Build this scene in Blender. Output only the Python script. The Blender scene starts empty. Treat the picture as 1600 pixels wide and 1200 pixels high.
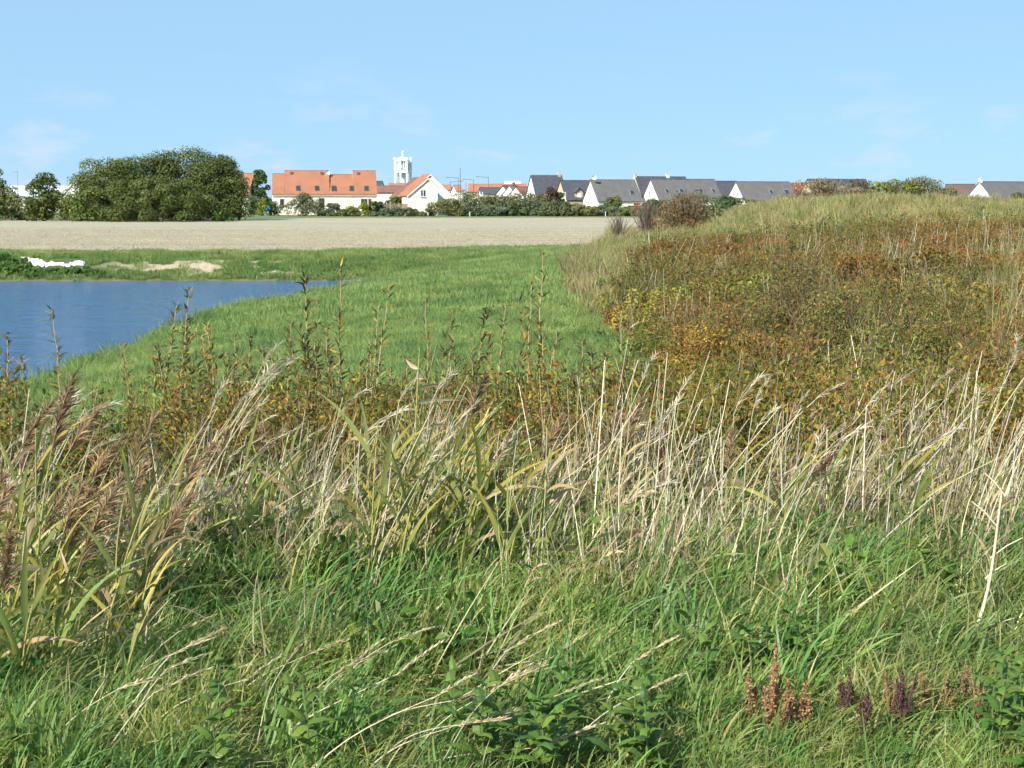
import bpy, math, random
import numpy as np
from mathutils import Vector, Matrix

# ------------------------------------------------------------------ camera, sky, sun, exposure
SC = bpy.context.scene
COL = SC.collection
EYE = 3.6                       # metres above the stubble field
FPX = 2200.0                    # focal length in pixels of a 1600 px wide picture
PITCH = math.atan(290.0 / FPX)
cam = bpy.data.cameras.new("camera")
cam.sensor_width = 36.0
cam.sensor_fit = 'HORIZONTAL'
cam.lens = FPX / 1600.0 * 36.0
cam.clip_start = 0.1
cam.clip_end = 20000
cam_ob = bpy.data.objects.new("camera", cam)
cam_ob.location = (0, 0, EYE)
cam_ob.rotation_euler = (math.pi / 2 - PITCH, 0, 0)
COL.objects.link(cam_ob)
SC.camera = cam_ob

SUN_EL = math.radians(38)
SUN_AZ = math.atan2(-0.66, -0.75)          # from +Y towards +X: behind the camera, to its left side
world = bpy.data.worlds.new("World")
SC.world = world
world.use_nodes = True
wn, wl = world.node_tree.nodes, world.node_tree.links
wn.clear()
w_out = wn.new('ShaderNodeOutputWorld')
w_bg = wn.new('ShaderNodeBackground')
w_bg.inputs['Strength'].default_value = 0.09
w_sky = wn.new('ShaderNodeTexSky')
w_sky.sky_type = 'NISHITA'
w_sky.sun_disc = False
w_sky.sun_elevation = SUN_EL
w_sky.sun_rotation = SUN_AZ
w_sky.air_density = 0.6
w_sky.dust_density = 0.3
w_sky.ozone_density = 8.0
w_sky.altitude = 0
# thin broken cloud low over the whole horizon
w_tc = wn.new('ShaderNodeTexCoord')
w_map = wn.new('ShaderNodeMapping')
w_map.inputs['Scale'].default_value = (1.0, 1.0, 2.7)
w_map.inputs['Location'].default_value = (6.85, 4.9, 0.0)
w_noise = wn.new('ShaderNodeTexNoise')
w_noise.inputs['Scale'].default_value = 15.0
w_noise.inputs['Detail'].default_value = 7.0
w_noise.inputs['Roughness'].default_value = 0.55
w_ramp = wn.new('ShaderNodeValToRGB')
w_ramp.color_ramp.elements[0].position = 0.55
w_ramp.color_ramp.elements[1].position = 0.70
w_sep = wn.new('ShaderNodeSeparateXYZ')
w_band = wn.new('ShaderNodeMapRange')
w_band.inputs['From Min'].default_value = 0.10
w_band.inputs['From Max'].default_value = 0.03
w_band.inputs['To Min'].default_value = 0.0
w_band.inputs['To Max'].default_value = 0.62
w_mul = wn.new('ShaderNodeMath'); w_mul.operation = 'MULTIPLY'
w_mix = wn.new('ShaderNodeMix'); w_mix.data_type = 'RGBA'
w_mix.inputs[7].default_value = (4.7, 5.3, 6.3, 1)
wl.new(w_tc.outputs['Generated'], w_map.inputs['Vector'])
wl.new(w_map.outputs['Vector'], w_noise.inputs['Vector'])
wl.new(w_noise.outputs['Fac'], w_ramp.inputs['Fac'])
wl.new(w_tc.outputs['Generated'], w_sep.inputs['Vector'])
wl.new(w_sep.outputs['Z'], w_band.inputs['Value'])
wl.new(w_ramp.outputs['Color'], w_mul.inputs[0])
wl.new(w_band.outputs['Result'], w_mul.inputs[1])
wl.new(w_mul.outputs['Value'], w_mix.inputs[0])
w_veil = wn.new('ShaderNodeMix'); w_veil.data_type = 'RGBA'      # bright even coastal air over the whole sky
w_veil.inputs[0].default_value = 0.75
w_veil.inputs[7].default_value = (2.9, 4.75, 6.2, 1)
wl.new(w_sky.outputs['Color'], w_veil.inputs[6])
wl.new(w_veil.outputs[2], w_mix.inputs[6])
wl.new(w_mix.outputs[2], w_bg.inputs['Color'])
wl.new(w_bg.outputs['Background'], w_out.inputs['Surface'])

sun = bpy.data.lights.new("sun", 'SUN')
sun.energy = 4.6
sun.angle = math.radians(0.55)
sun.color = (1.0, 0.94, 0.84)
sun_ob = bpy.data.objects.new("sun", sun)
to_sun = Vector((math.sin(SUN_AZ) * math.cos(SUN_EL), math.cos(SUN_AZ) * math.cos(SUN_EL), math.sin(SUN_EL)))
sun_ob.rotation_euler = to_sun.to_track_quat('Z', 'Y').to_euler()
sun_ob.location = (-20, -20, 40)
COL.objects.link(sun_ob)

SC.view_settings.view_transform = 'Standard'
SC.view_settings.look = 'None'
SC.view_settings.exposure = 0.8
SC.view_settings.gamma = 1.0
SC.view_settings.use_curve_mapping = False
SC.render.engine = 'CYCLES'
SC.cycles.max_bounces = 4
SC.cycles.diffuse_bounces = 2
SC.cycles.glossy_bounces = 2
SC.cycles.transmission_bounces = 2
SC.cycles.transparent_max_bounces = 4
SC.cycles.sample_clamp_indirect = 4.0
SC.cycles.use_adaptive_sampling = True
SC.cycles.adaptive_threshold = 0.035
SC.cycles.adaptive_min_samples = 24
SC.cycles.use_light_tree = False

rng = np.random.default_rng(7)
random.seed(7)
PI = math.pi

# ------------------------------------------------------------------ helpers: pixels, noise, terrain height
def ray(px, py):
    u, v = (px - 800.0) / FPX, (600.0 - py) / FPX
    cp, sp = math.cos(PITCH), math.sin(PITCH)
    return Vector((u, cp + v * sp, -sp + v * cp))

def at(px, py, Y):
    d = ray(px, py)
    t = Y / d.y
    return Vector((d.x * t, Y, EYE + d.z * t))

def sstep(a, b, x):
    t = np.clip((np.asarray(x, float) - a) / (b - a), 0, 1)
    return t * t * (3 - 2 * t)

_tab = np.random.default_rng(99).random((256, 256))
def vnoise(x, y):
    x = np.asarray(x, float); y = np.asarray(y, float)
    xi, yi = np.floor(x).astype(int), np.floor(y).astype(int)
    fx, fy = x - xi, y - yi
    fx, fy = fx * fx * (3 - 2 * fx), fy * fy * (3 - 2 * fy)
    a = _tab[xi & 255, yi & 255]; b = _tab[(xi + 1) & 255, yi & 255]
    c = _tab[xi & 255, (yi + 1) & 255]; d = _tab[(xi + 1) & 255, (yi + 1) & 255]
    return (a * (1 - fx) + b * fx) * (1 - fy) + (c * (1 - fx) + d * fx) * fy

def fbm(x, y, o=4):
    s, a, t = 0, 0.5, 0
    for k in range(o):
        s = s + a * vnoise(x * 2 ** k + 17.3 * k, y * 2 ** k + 5.1 * k); t += a; a *= 0.5
    return s / t

WATER_Z = -1.5
def shore_x(y):
    return -13.0 + 4.4 * sstep(58, 85, y) + 1.0 * (fbm(np.asarray(y) * 0.09, 3.3) - 0.5) + 0.9 * (fbm(np.asarray(y) * 0.4, 6.3) - 0.5)
def far_shore(x):
    return 88.0 + 1.2 * (fbm(np.asarray(x) * 0.12, 8.8) - 0.5) + 0.03 * (np.asarray(x) + 10)
def thicket_edge(y):           # left border of brambles, reeds and mound
    y = np.asarray(y, float)
    return 3.3 - 1.3 * sstep(26, 12, y) + 1.6 * (fbm(y * 0.07, 1.7) - 0.5) * 2 + np.clip(y - 85, 0, None) * 0.125

def H(x, y):
    x = np.asarray(x, float); y = np.asarray(y, float)
    d = np.maximum(x - shore_x(y), (y - far_shore(x)) * 1.9)
    t = np.clip(d / 14.0, 0, 1)
    z = np.where(d > 0, WATER_Z + 1.5 * (1 - (1 - t) ** 1.8), WATER_Z - 0.2 * np.clip(-d, 0, 8))
    front = 1.95 * (1 - sstep(6.0, 19.5, y + 0.9 * (fbm(x * 0.3, 4.2) - 0.5)))
    z = z * (1 - sstep(19.5, 9, y)) + front
    e = thicket_edge(y)
    z = z + 0.45 * sstep(0, 12, x - e) * sstep(8, 20, y)
    peak = np.exp(-((x - 29) / 15.0) ** 2)
    z = z + sstep(0, 21, x - e) * sstep(66, 118, y) * (1 - sstep(140, 185, y)) * (2.15 + 0.75 * peak)
    z = z + 0.10 * (fbm(x * 0.5, y * 0.5) - 0.5) * (1 - sstep(88, 96, y) * (1 - sstep(0, 4, x - e)))
    return z

def h1(x, y):
    return float(H(np.array([x]), np.array([y]))[0])

def ground_px(px, py, y0=3.0, y1=250.0):
    d = ray(px, py)
    ys = np.concatenate([np.arange(y0, 30, 0.03), np.arange(30, y1, 0.3)])
    t = ys / d.y
    z = EYE + d.z * t
    g = H(d.x * t, ys)
    k = np.argmax(z <= g)
    return Vector((d.x * t[k], ys[k], g[k]))

# ------------------------------------------------------------------ helpers: meshes
def mesh_np(name, V, F, mat=None, col=None, smooth=False):
    V = np.asarray(V, np.float32); F = np.asarray(F, np.int32)
    me = bpy.data.meshes.new(name)
    n, k = F.shape
    me.vertices.add(len(V)); me.vertices.foreach_set('co', V.ravel())
    me.loops.add(n * k); me.loops.foreach_set('vertex_index', F.ravel())
    me.polygons.add(n)
    me.polygons.foreach_set('loop_start', np.arange(0, n * k, k, dtype=np.int32))
    me.polygons.foreach_set('loop_total', np.full(n, k, np.int32))
    me.polygons.foreach_set('use_smooth', np.full(n, bool(smooth)))
    if col is not None:
        a = me.color_attributes.new('Col', 'FLOAT_COLOR', 'POINT')
        c = np.ones((len(V), 4), np.float32); c[:, :3] = col
        a.data.foreach_set('color', c.ravel())
    me.update(calc_edges=True)
    if mat: me.materials.append(mat)
    return me

def join_np(parts):
    V, F, C, o = [], [], [], 0
    for v, f, c in parts:
        V.append(v); F.append(f + o); C.append(c); o += len(v)
    return np.concatenate(V), np.concatenate(F), np.concatenate(C)

def ob(name, me, parent=None, loc=(0, 0, 0), rot=(0, 0, 0), scl=None, **props):
    o = bpy.data.objects.new(name, me)
    COL.objects.link(o)
    o.location = loc; o.rotation_euler = rot
    if scl is not None:
        o.scale = (scl, scl, scl) if np.isscalar(scl) else scl
    if parent: o.parent = parent
    for k, v in props.items(): o[k] = v
    return o

def ribbons(base, az, L, lean, bend, width, roll, segs, c0, c1=None, prof='blade', fold=0.0, wig=0.0, r=rng):
    """N curved strips; returns V, F, C"""
    N = len(base); S = segs + 1
    base = np.asarray(base, float)
    t = np.linspace(0, 1, S)
    a = lean[:, None] + bend[:, None] * (t[None, :] ** 1.3)
    ds = (L / segs)[:, None]
    sx = np.cumsum(np.concatenate([np.zeros((N, 1)), np.sin(a[:, :-1]) * ds], 1), 1)
    sz = np.cumsum(np.concatenate([np.zeros((N, 1)), np.cos(a[:, :-1]) * ds], 1), 1)
    azd = np.stack([np.cos(az), np.sin(az), np.zeros(N)], 1)
    perp = np.stack([-np.sin(az), np.cos(az), np.zeros(N)], 1)
    P = base[:, None, :] + azd[:, None, :] * sx[..., None] + np.array([0, 0, 1.0]) * sz[..., None]
    if wig:
        P = P + perp[:, None, :] * (wig * L[:, None] * np.sin(t[None, :] * 3.0 + r.random((N, 1)) * 6) * t[None, :])[..., None]
    nrm = azd[:, None, :] * np.cos(a)[..., None] - np.array([0, 0, 1.0]) * np.sin(a)[..., None]
    rr = roll[:, None] + 0 * a
    wv = perp[:, None, :] * np.cos(rr)[..., None] + nrm * np.sin(rr)[..., None]
    nv = -perp[:, None, :] * np.sin(rr)[..., None] + nrm * np.cos(rr)[..., None]
    if prof == 'blade': w = 1 - t ** 2.2 * 0.94
    elif prof == 'leaf': w = np.clip(np.sin(PI * np.clip(t, 0, 1) ** 0.62) * 1.0, 0.07, 1)
    elif prof == 'stalk': w = 1 - 0.5 * t
    else: w = np.ones(S)
    hw = 0.5 * width[:, None] * w[None, :]
    Lf = P - wv * hw[..., None]; Rt = P + wv * hw[..., None]
    if fold:
        M = P - nv * (fold * hw)[..., None]
        V = np.stack([Lf, M, Rt], 2).reshape(-1, 3); k = 3
    else:
        V = np.stack([Lf, Rt], 2).reshape(-1, 3); k = 2
    idx = np.arange(N * S * k).reshape(N, S, k)
    fs = []
    for j in range(k - 1):
        fs.append(np.stack([idx[:, :-1, j], idx[:, :-1, j + 1], idx[:, 1:, j + 1], idx[:, 1:, j]], -1).reshape(-1, 4))
    F = np.concatenate(fs)
    if c1 is None: c1 = c0
    C = c0[:, None, :] * (1 - t)[None, :, None] + c1[:, None, :] * t[None, :, None]
    C = np.repeat(C[:, :, None, :], k, 2).reshape(-1, 3)
    return V, F, C

def tube(pts, rad, sides=5, col=(0.3, 0.25, 0.15)):
    pts = np.asarray(pts, float); n = len(pts)
    rad = np.broadcast_to(np.asarray(rad, float), (n,))
    tg = np.gradient(pts, axis=0); tg /= np.linalg.norm(tg, axis=1)[:, None] + 1e-9
    ref = np.where(np.abs(tg[:, 2:3]) > 0.9, np.array([[1.0, 0, 0]]), np.array([[0, 0, 1.0]]))
    u = np.cross(tg, ref); u /= np.linalg.norm(u, axis=1)[:, None] + 1e-9
    v = np.cross(tg, u)
    an = np.arange(sides) * 2 * PI / sides
    V = (pts[:, None, :] + rad[:, None, None] * (u[:, None, :] * np.cos(an)[None, :, None] + v[:, None, :] * np.sin(an)[None, :, None])).reshape(-1, 3)
    i = np.arange(n * sides).reshape(n, sides)
    j = np.roll(i, -1, 1)
    F = np.stack([i[:-1], j[:-1], j[1:], i[1:]], -1).reshape(-1, 4)
    return V, F, np.tile(np.asarray(col, float), (len(V), 1))

def leaves(P, Nn, size, aspect, cols, r=rng, fold=0.18, hexa=False):
    """one folded rhombus per leaf"""
    N = len(P)
    Nn = Nn / (np.linalg.norm(Nn, axis=1)[:, None] + 1e-9)
    q = r.normal(size=(N, 3))
    t = np.cross(Nn, q); t /= np.linalg.norm(t, axis=1)[:, None] + 1e-9
    b = np.cross(Nn, t)
    s = size[:, None]; w = s * aspect
    if hexa:
        V = np.stack([P - t * s * 0.5, P - t * s * 0.2 + b * w * 0.48 + Nn * s * fold, P + t * s * 0.18 + b * w * 0.42 + Nn * s * fold * 0.8,
                      P + t * s * 0.5 - Nn * s * fold * 0.6, P + t * s * 0.18 - b * w * 0.42 + Nn * s * fold * 0.8, P - t * s * 0.2 - b * w * 0.48 + Nn * s * fold], 1).reshape(-1, 3)
        i = np.arange(N)[:, None] * 6
        F = np.concatenate([i + np.array([[0, 1, 2, 3]]), i + np.array([[0, 3, 4, 5]])])
        return V, F, np.repeat(cols, 6, 0)
    V = np.stack([P - t * s / 2, P + b * w / 2 + Nn * s * fold, P + t * s / 2, P - b * w / 2 + Nn * s * fold], 1).reshape(-1, 3)
    F = np.arange(N * 4).reshape(N, 4)
    return V, F, np.repeat(cols, 4, 0)

def pick(pal, n, r=rng, jit=0.18):
    pal = np.asarray(pal, float)
    c = pal[r.integers(0, len(pal), n)]
    return np.clip(c * (1 + r.normal(0, jit, (n, 1))) * (1 + r.normal(0, jit * 0.35, (n, 3))), 0.004, 0.9)

# ------------------------------------------------------------------ materials
def new_mat(name):
    m = bpy.data.materials.new(name); m.use_nodes = True
    nt = m.node_tree; nt.nodes.clear()
    out = nt.nodes.new('ShaderNodeOutputMaterial')
    return m, nt, nt.nodes, nt.links, out

def foliage_mat(name, trans=0.35, rough=0.5, var=0.3, hue=0.03, patch=None, tint=(1, 1, 1), spec=0.2):
    m, nt, N, L, out = new_mat(name)
    at_ = N.new('ShaderNodeAttribute'); at_.attribute_name = 'Col'
    oi = N.new('ShaderNodeObjectInfo')
    hsv = N.new('ShaderNodeHueSaturation')
    mv = N.new('ShaderNodeMapRange'); mv.inputs['To Min'].default_value = 1 - var; mv.inputs['To Max'].default_value = 1 + var
    L.new(oi.outputs['Random'], mv.inputs['Value']); L.new(mv.outputs['Result'], hsv.inputs['Value'])
    fr = N.new('ShaderNodeMath'); fr.operation = 'MULTIPLY'; fr.inputs[1].default_value = 7.31
    fr2 = N.new('ShaderNodeMath'); fr2.operation = 'FRACT'
    mh = N.new('ShaderNodeMapRange'); mh.inputs['To Min'].default_value = 0.5 - hue; mh.inputs['To Max'].default_value = 0.5 + hue
    L.new(oi.outputs['Random'], fr.inputs[0]); L.new(fr.outputs[0], fr2.inputs[0]); L.new(fr2.outputs[0], mh.inputs['Value'])
    L.new(mh.outputs['Result'], hsv.inputs['Hue'])
    L.new(at_.outputs['Color'], hsv.inputs['Color'])
    c = hsv.outputs['Color']
    if patch:
        geo = N.new('ShaderNodeNewGeometry')
        nz = N.new('ShaderNodeTexNoise'); nz.inputs['Scale'].default_value = patch[0]; nz.inputs['Detail'].default_value = 4
        L.new(geo.outputs['Position'], nz.inputs['Vector'])
        rp = N.new('ShaderNodeValToRGB')
        rp.color_ramp.elements[0].position = 0.35; rp.color_ramp.elements[1].position = 0.68
        rp.color_ramp.elements[0].color = (*patch[1], 1); rp.color_ramp.elements[1].color = (*patch[2], 1)
        L.new(nz.outputs['Fac'], rp.inputs['Fac'])
        mx = N.new('ShaderNodeMix'); mx.data_type = 'RGBA'; mx.blend_type = 'MULTIPLY'; mx.inputs[0].default_value = 1
        L.new(c, mx.inputs[6]); L.new(rp.outputs['Color'], mx.inputs[7]); c = mx.outputs[2]
    p = N.new('ShaderNodeBsdfPrincipled')
    p.inputs['Roughness'].default_value = rough
    p.inputs['Specular IOR Level'].default_value = spec
    L.new(c, p.inputs['Base Color'])
    tr = N.new('ShaderNodeBsdfTranslucent'); L.new(c, tr.inputs['Color'])
    ms = N.new('ShaderNodeMixShader'); ms.inputs[0].default_value = trans
    L.new(p.outputs[0], ms.inputs[1]); L.new(tr.outputs[0], ms.inputs[2])
    L.new(ms.outputs[0], out.inputs['Surface'])
    return m

def plain_mat(name, col, rough=0.7, noise=(8.0, 0.12), bump=0.0, stripes=None, metal=0.0, spec=0.4, attr=False, var=0.0):
    m, nt, N, L, out = new_mat(name)
    p = N.new('ShaderNodeBsdfPrincipled')
    p.inputs['Roughness'].default_value = rough; p.inputs['Metallic'].default_value = metal
    p.inputs['Specular IOR Level'].default_value = spec
    tc = N.new('ShaderNodeTexCoord')
    nz = N.new('ShaderNodeTexNoise'); nz.inputs['Scale'].default_value = noise[0]; nz.inputs['Detail'].default_value = 6
    L.new(tc.outputs['Object'], nz.inputs['Vector'])
    mr = N.new('ShaderNodeMapRange'); mr.inputs['From Min'].default_value = 0.25; mr.inputs['From Max'].default_value = 0.75
    mr.inputs['To Min'].default_value = 1 - noise[1]; mr.inputs['To Max'].default_value = 1 + noise[1]
    L.new(nz.outputs['Fac'], mr.inputs['Value'])
    hsv = N.new('ShaderNodeHueSaturation'); hsv.inputs['Color'].default_value = (*col, 1)
    if attr:
        a = N.new('ShaderNodeAttribute'); a.attribute_name = 'Col'; L.new(a.outputs['Color'], hsv.inputs['Color'])
    L.new(mr.outputs['Result'], hsv.inputs['Value'])
    L.new(hsv.outputs['Color'], p.inputs['Base Color'])
    h = nz.outputs['Fac']
    if stripes:
        wv = N.new('ShaderNodeTexWave'); wv.bands_direction = stripes[0]; wv.inputs['Scale'].default_value = stripes[1]
        wv.inputs['Distortion'].default_value = 0.4
        L.new(tc.outputs['Object'], wv.inputs['Vector']); h = wv.outputs['Fac']
    if bump:
        b = N.new('ShaderNodeBump'); b.inputs['Strength'].default_value = bump; b.inputs['Distance'].default_value = 0.05
        L.new(h, b.inputs['Height']); L.new(b.outputs['Normal'], p.inputs['Normal'])
    L.new(p.outputs[0], out.inputs['Surface'])
    return m

M = {}
M['bank'] = foliage_mat('bank_grass', 0.35, 0.45, 0.24, 0.02, (0.35, (0.66, 0.78, 0.75), (1.35, 1.2, 1.15)))
M['meadow'] = foliage_mat('meadow_grass', 0.42, 0.42, 0.2, 0.02, (1.3, (0.75, 0.8, 0.8), (1.3, 1.18, 1.1)), spec=0.3)
M['straw'] = foliage_mat('straw', 0.2, 0.55, 0.18, 0.01)
M['reed_leaf'] = foliage_mat('reed_leaf', 0.35, 0.4, 0.18, 0.015, spec=0.35)
M['panicle'] = foliage_mat('reed_panicle', 0.25, 0.7, 0.2, 0.012)
M['shoot'] = foliage_mat('shoot_leaves', 0.3, 0.45, 0.22, 0.02)
M['under'] = foliage_mat('undergrowth', 0.3, 0.5, 0.28, 0.03, (0.5, (0.85, 0.9, 0.9), (1.2, 1.05, 0.9)))
M['bramble'] = foliage_mat('bramble_leaves', 0.3, 0.45, 0.3, 0.03, (0.22, (0.74, 0.9, 0.8), (1.36, 0.97, 0.85)))
M['dune'] = foliage_mat('reed_grass', 0.3, 0.55, 0.28, 0.022, (0.3, (0.72, 0.92, 0.7), (1.25, 1.1, 1.08)))
M['crown'] = foliage_mat('tree_leaves', 0.25, 0.5, 0.12, 0.012)
M['herb'] = foliage_mat('herb_leaves', 0.35, 0.42, 0.2, 0.015, spec=0.3)
M['dock'] = foliage_mat('dock_seed', 0.2, 0.7, 0.15, 0.01)
M['bark'] = plain_mat('bark', (0.10, 0.08, 0.055), 0.9, (6, 0.3), 0.4)
M['stem'] = plain_mat('stem', (0.3, 0.24, 0.1), 0.6, (20, 0.2), 0, attr=True)
M['white'] = plain_mat('white_render', (0.80, 0.78, 0.72), 0.85, (0.7, 0.05), 0.05)
M['cream'] = plain_mat('cream_render', (0.76, 0.70, 0.58), 0.85, (0.7, 0.07), 0.05)
M['greyrender'] = plain_mat('weathered_render', (0.72, 0.70, 0.64), 0.9, (0.9, 0.10), 0.05)
M['beige'] = plain_mat('beige_brick', (0.52, 0.43, 0.28), 0.85, (3, 0.12), 0.1)
M['bluewhite'] = plain_mat('cool_white_render', (0.70, 0.74, 0.80), 0.85, (0.7, 0.05), 0.05)
M['slate'] = plain_mat('slate_roof', (0.075, 0.075, 0.09), 0.6, (1.4, 0.25), 0.4, ('Z', 5.0))
M['slate2'] = plain_mat('weathered_slate_roof', (0.135, 0.125, 0.125), 0.7, (1.1, 0.2), 0.4, ('Z', 5.0))
M['tile'] = plain_mat('orange_tile_roof', (0.37, 0.155, 0.09), 0.85, (0.5, 0.13), 0.5, ('Z', 5.0))
M['tile2'] = plain_mat('brown_tile_roof', (0.20, 0.105, 0.075), 0.85, (0.6, 0.18), 0.5, ('Z', 5.0))
M['tile3'] = plain_mat('dark_brown_tile_roof', (0.12, 0.082, 0.07), 0.85, (0.6, 0.18), 0.5, ('Z', 5.0))
M['redroof'] = plain_mat('dark_red_roof', (0.24, 0.05, 0.05), 0.7, (0.9, 0.2), 0.4, ('Z', 5.0))
M['glass'] = plain_mat('window_glass', (0.03, 0.04, 0.05), 0.08, (2, 0.2), 0, spec=0.8)
M['frame'] = plain_mat('white_paint', (0.80, 0.80, 0.78), 0.5, (3, 0.04))
M['darkframe'] = plain_mat('dark_frame', (0.10, 0.09, 0.085), 0.5, (3, 0.1))
M['reddoor'] = plain_mat('red_paint', (0.42, 0.04, 0.04), 0.5, (3, 0.1))
M['steel'] = plain_mat('galvanised_steel', (0.30, 0.31, 0.32), 0.5, (5, 0.15), metal=0.4)
M['darksteel'] = plain_mat('dark_steel', (0.09, 0.10, 0.11), 0.6, (5, 0.15))
M['concrete'] = plain_mat('white_concrete', (0.84, 0.84, 0.84), 0.8, (0.5, 0.05))
M['lattice'] = plain_mat('grey_blue_panel', (0.50, 0.57, 0.66), 0.8, (1.2, 0.35))
M['wood'] = plain_mat('brown_boards', (0.2, 0.13, 0.09), 0.8, (5, 0.2))
M['blue'] = plain_mat('blue_sheet', (0.05, 0.2, 0.55), 0.6, (3, 0.15))
M['chalk'] = plain_mat('chalk', (0.80, 0.79, 0.74), 0.95, (3, 0.12), 0.6)

# ------------------------------------------------------------------ terrain
def axis(segs):
    out = []
    for a, b, n in segs: out += list(np.linspace(a, b, n, endpoint=False))
    return np.array(out + [segs[-1][1]])
gx = axis([(-6000, -400, 8), (-400, -70, 14), (-70, -36, 24), (-36, 46, 160), (46, 120, 28), (120, 400, 10), (400, 6000, 8)])
gy = axis([(-60, 0, 8), (0, 24, 80), (24, 100, 130), (100, 200, 70), (200, 420, 24), (420, 1200, 10), (1200, 9000, 8)])
X, Y = np.meshgrid(gx, gy)
Z = H(X, Y)
V = np.stack([X, Y, Z], -1).reshape(-1, 3)
ii = np.arange(len(gx) * len(gy)).reshape(len(gy), len(gx))
F = np.stack([ii[:-1, :-1], ii[:-1, 1:], ii[1:, 1:], ii[1:, :-1]], -1).reshape(-1, 4)
xx, yy, zz = V[:, 0], V[:, 1], V[:, 2]
g_green = np.array([0.055, 0.105, 0.03]); g_soil = np.array([0.085, 0.07, 0.035]); g_sand = np.array([0.40, 0.32, 0.22])
g_dry = np.array([0.20, 0.18, 0.075]); g_verge = np.array([0.115, 0.15, 0.05])
n1 = fbm(xx * 0.7, yy * 0.7)[:, None]
gc = g_green * (1 - n1 * 0.3) + g_soil * n1 * 0.3
ff = (1 - sstep(8, 20, yy))[:, None]
gc = gc * (1 - 0.6 * ff) + g_soil * 0.6 * ff
th = (sstep(-0.5, 2.0, xx - thicket_edge(yy)) * sstep(7, 12, yy) * (1 - sstep(190, 230, yy)))[:, None]
dry = sstep(60, 85, yy)[:, None]
gc = gc * (1 - th) + th * (g_soil * (1 - dry) + g_dry * dry)
dfar = yy - far_shore(xx)
scar = sstep(0.46, 0.55, fbm(xx * 0.45 + 3, yy * 0.9)) * sstep(0.3, 1.4, dfar) * (1 - sstep(3.4, 5.0, dfar)) * sstep(-28, -23, xx) * (1 - sstep(-13, -10, xx))
gc = gc * (1 - scar[:, None]) + g_sand * scar[:, None]
mud = (sstep(-0.8, 0.0, dfar) * (1 - sstep(0.35, 0.8, dfar)) * (xx < -7))[:, None]
gc = gc * (1 - mud) + np.array([0.13, 0.12, 0.06]) * mud
vg = sstep(225, 262, yy)[:, None]
gc = gc * (1 - vg) + g_verge * vg
M['ground'] = plain_mat('ground', (0.1, 0.1, 0.05), 0.95, (3.0, 0.35), 0.5, attr=True)
ob('ground', mesh_np('ground', V, F, M['ground'], gc, True), kind='structure')

# the stubble field: its own sheet with a ragged edge
fx = axis([(-260, -60, 40), (-60, 20, 160), (20, 60, 40)])
nfy = 60
rows = []
for k in range(nfy + 1):
    t = (k / nfy) ** 1.6
    near = 93.5 + 2.2 * (fbm(fx * 0.10, 2.2) - 0.5) + 1.2 * (fbm(fx * 0.9, 5.2) - 0.5) + 10 * sstep(-14, 2, fx) * 1.0
    farr = 258 + 8 * sstep(-60, 30, fx) + 6 * (fbm(fx * 0.05, 7.7) - 0.5) - 26 * sstep(-35, -50, fx)
    yv = near + (farr - near) * t
    rows.append(np.stack([fx, yv, np.maximum(H(fx, yv), 0) * 0 + 0.045 + 0.03 * fbm(fx * 0.8, yv * 0.8)], -1))
FV = np.array(rows)
i2 = np.arange(FV.shape[0] * FV.shape[1]).reshape(FV.shape[:2])
FF = np.stack([i2[:-1, :-1], i2[:-1, 1:], i2[1:, 1:], i2[1:, :-1]], -1).reshape(-1, 4)
m, nt, N, L, out = new_mat('stubble_soil')
p = N.new('ShaderNodeBsdfPrincipled'); p.inputs['Roughness'].default_value = 0.95
geo = N.new('ShaderNodeNewGeometry')
mp = N.new('ShaderNodeMapping'); mp.inputs['Scale'].default_value = (0.018, 0.33, 1)
n1_ = N.new('ShaderNodeTexNoise'); n1_.inputs['Scale'].default_value = 1.0; n1_.inputs['Detail'].default_value = 6; n1_.inputs['Roughness'].default_value = 0.65
L.new(geo.outputs['Position'], mp.inputs['Vector']); L.new(mp.outputs['Vector'], n1_.inputs['Vector'])
rp = N.new('ShaderNodeValToRGB')
rp.color_ramp.elements[0].position = 0.38; rp.color_ramp.elements[0].color = (0.27, 0.265, 0.17, 1)
rp.color_ramp.elements[1].position = 0.60; rp.color_ramp.elements[1].color = (0.41, 0.34, 0.235, 1)
L.new(n1_.outputs['Fac'], rp.inputs['Fac'])
n2_ = N.new('ShaderNodeTexNoise'); n2_.inputs['Scale'].default_value = 1.6; n2_.inputs['Detail'].default_value = 8; n2_.inputs['Roughness'].default_value = 0.75
L.new(geo.outputs['Position'], n2_.inputs['Vector'])
mr = N.new('ShaderNodeMapRange'); mr.inputs['From Min'].default_value = 0.3; mr.inputs['From Max'].default_value = 0.7; mr.inputs['To Min'].default_value = 0.72; mr.inputs['To Max'].default_value = 1.25
L.new(n2_.outputs['Fac'], mr.inputs['Value'])
hs = N.new('ShaderNodeHueSaturation'); L.new(rp.outputs['Color'], hs.inputs['Color']); L.new(mr.outputs['Result'], hs.inputs['Value'])
L.new(hs.outputs['Color'], p.inputs['Base Color'])
bp = N.new('ShaderNodeBump'); bp.inputs['Strength'].default_value = 0.6; bp.inputs['Distance'].default_value = 0.1
L.new(n2_.outputs['Fac'], bp.inputs['Height']); L.new(bp.outputs['Normal'], p.inputs['Normal'])
L.new(p.outputs[0], out.inputs['Surface'])
ob('stubble_field', mesh_np('stubble_field', FV.reshape(-1, 3), FF, m), kind='structure')

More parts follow.
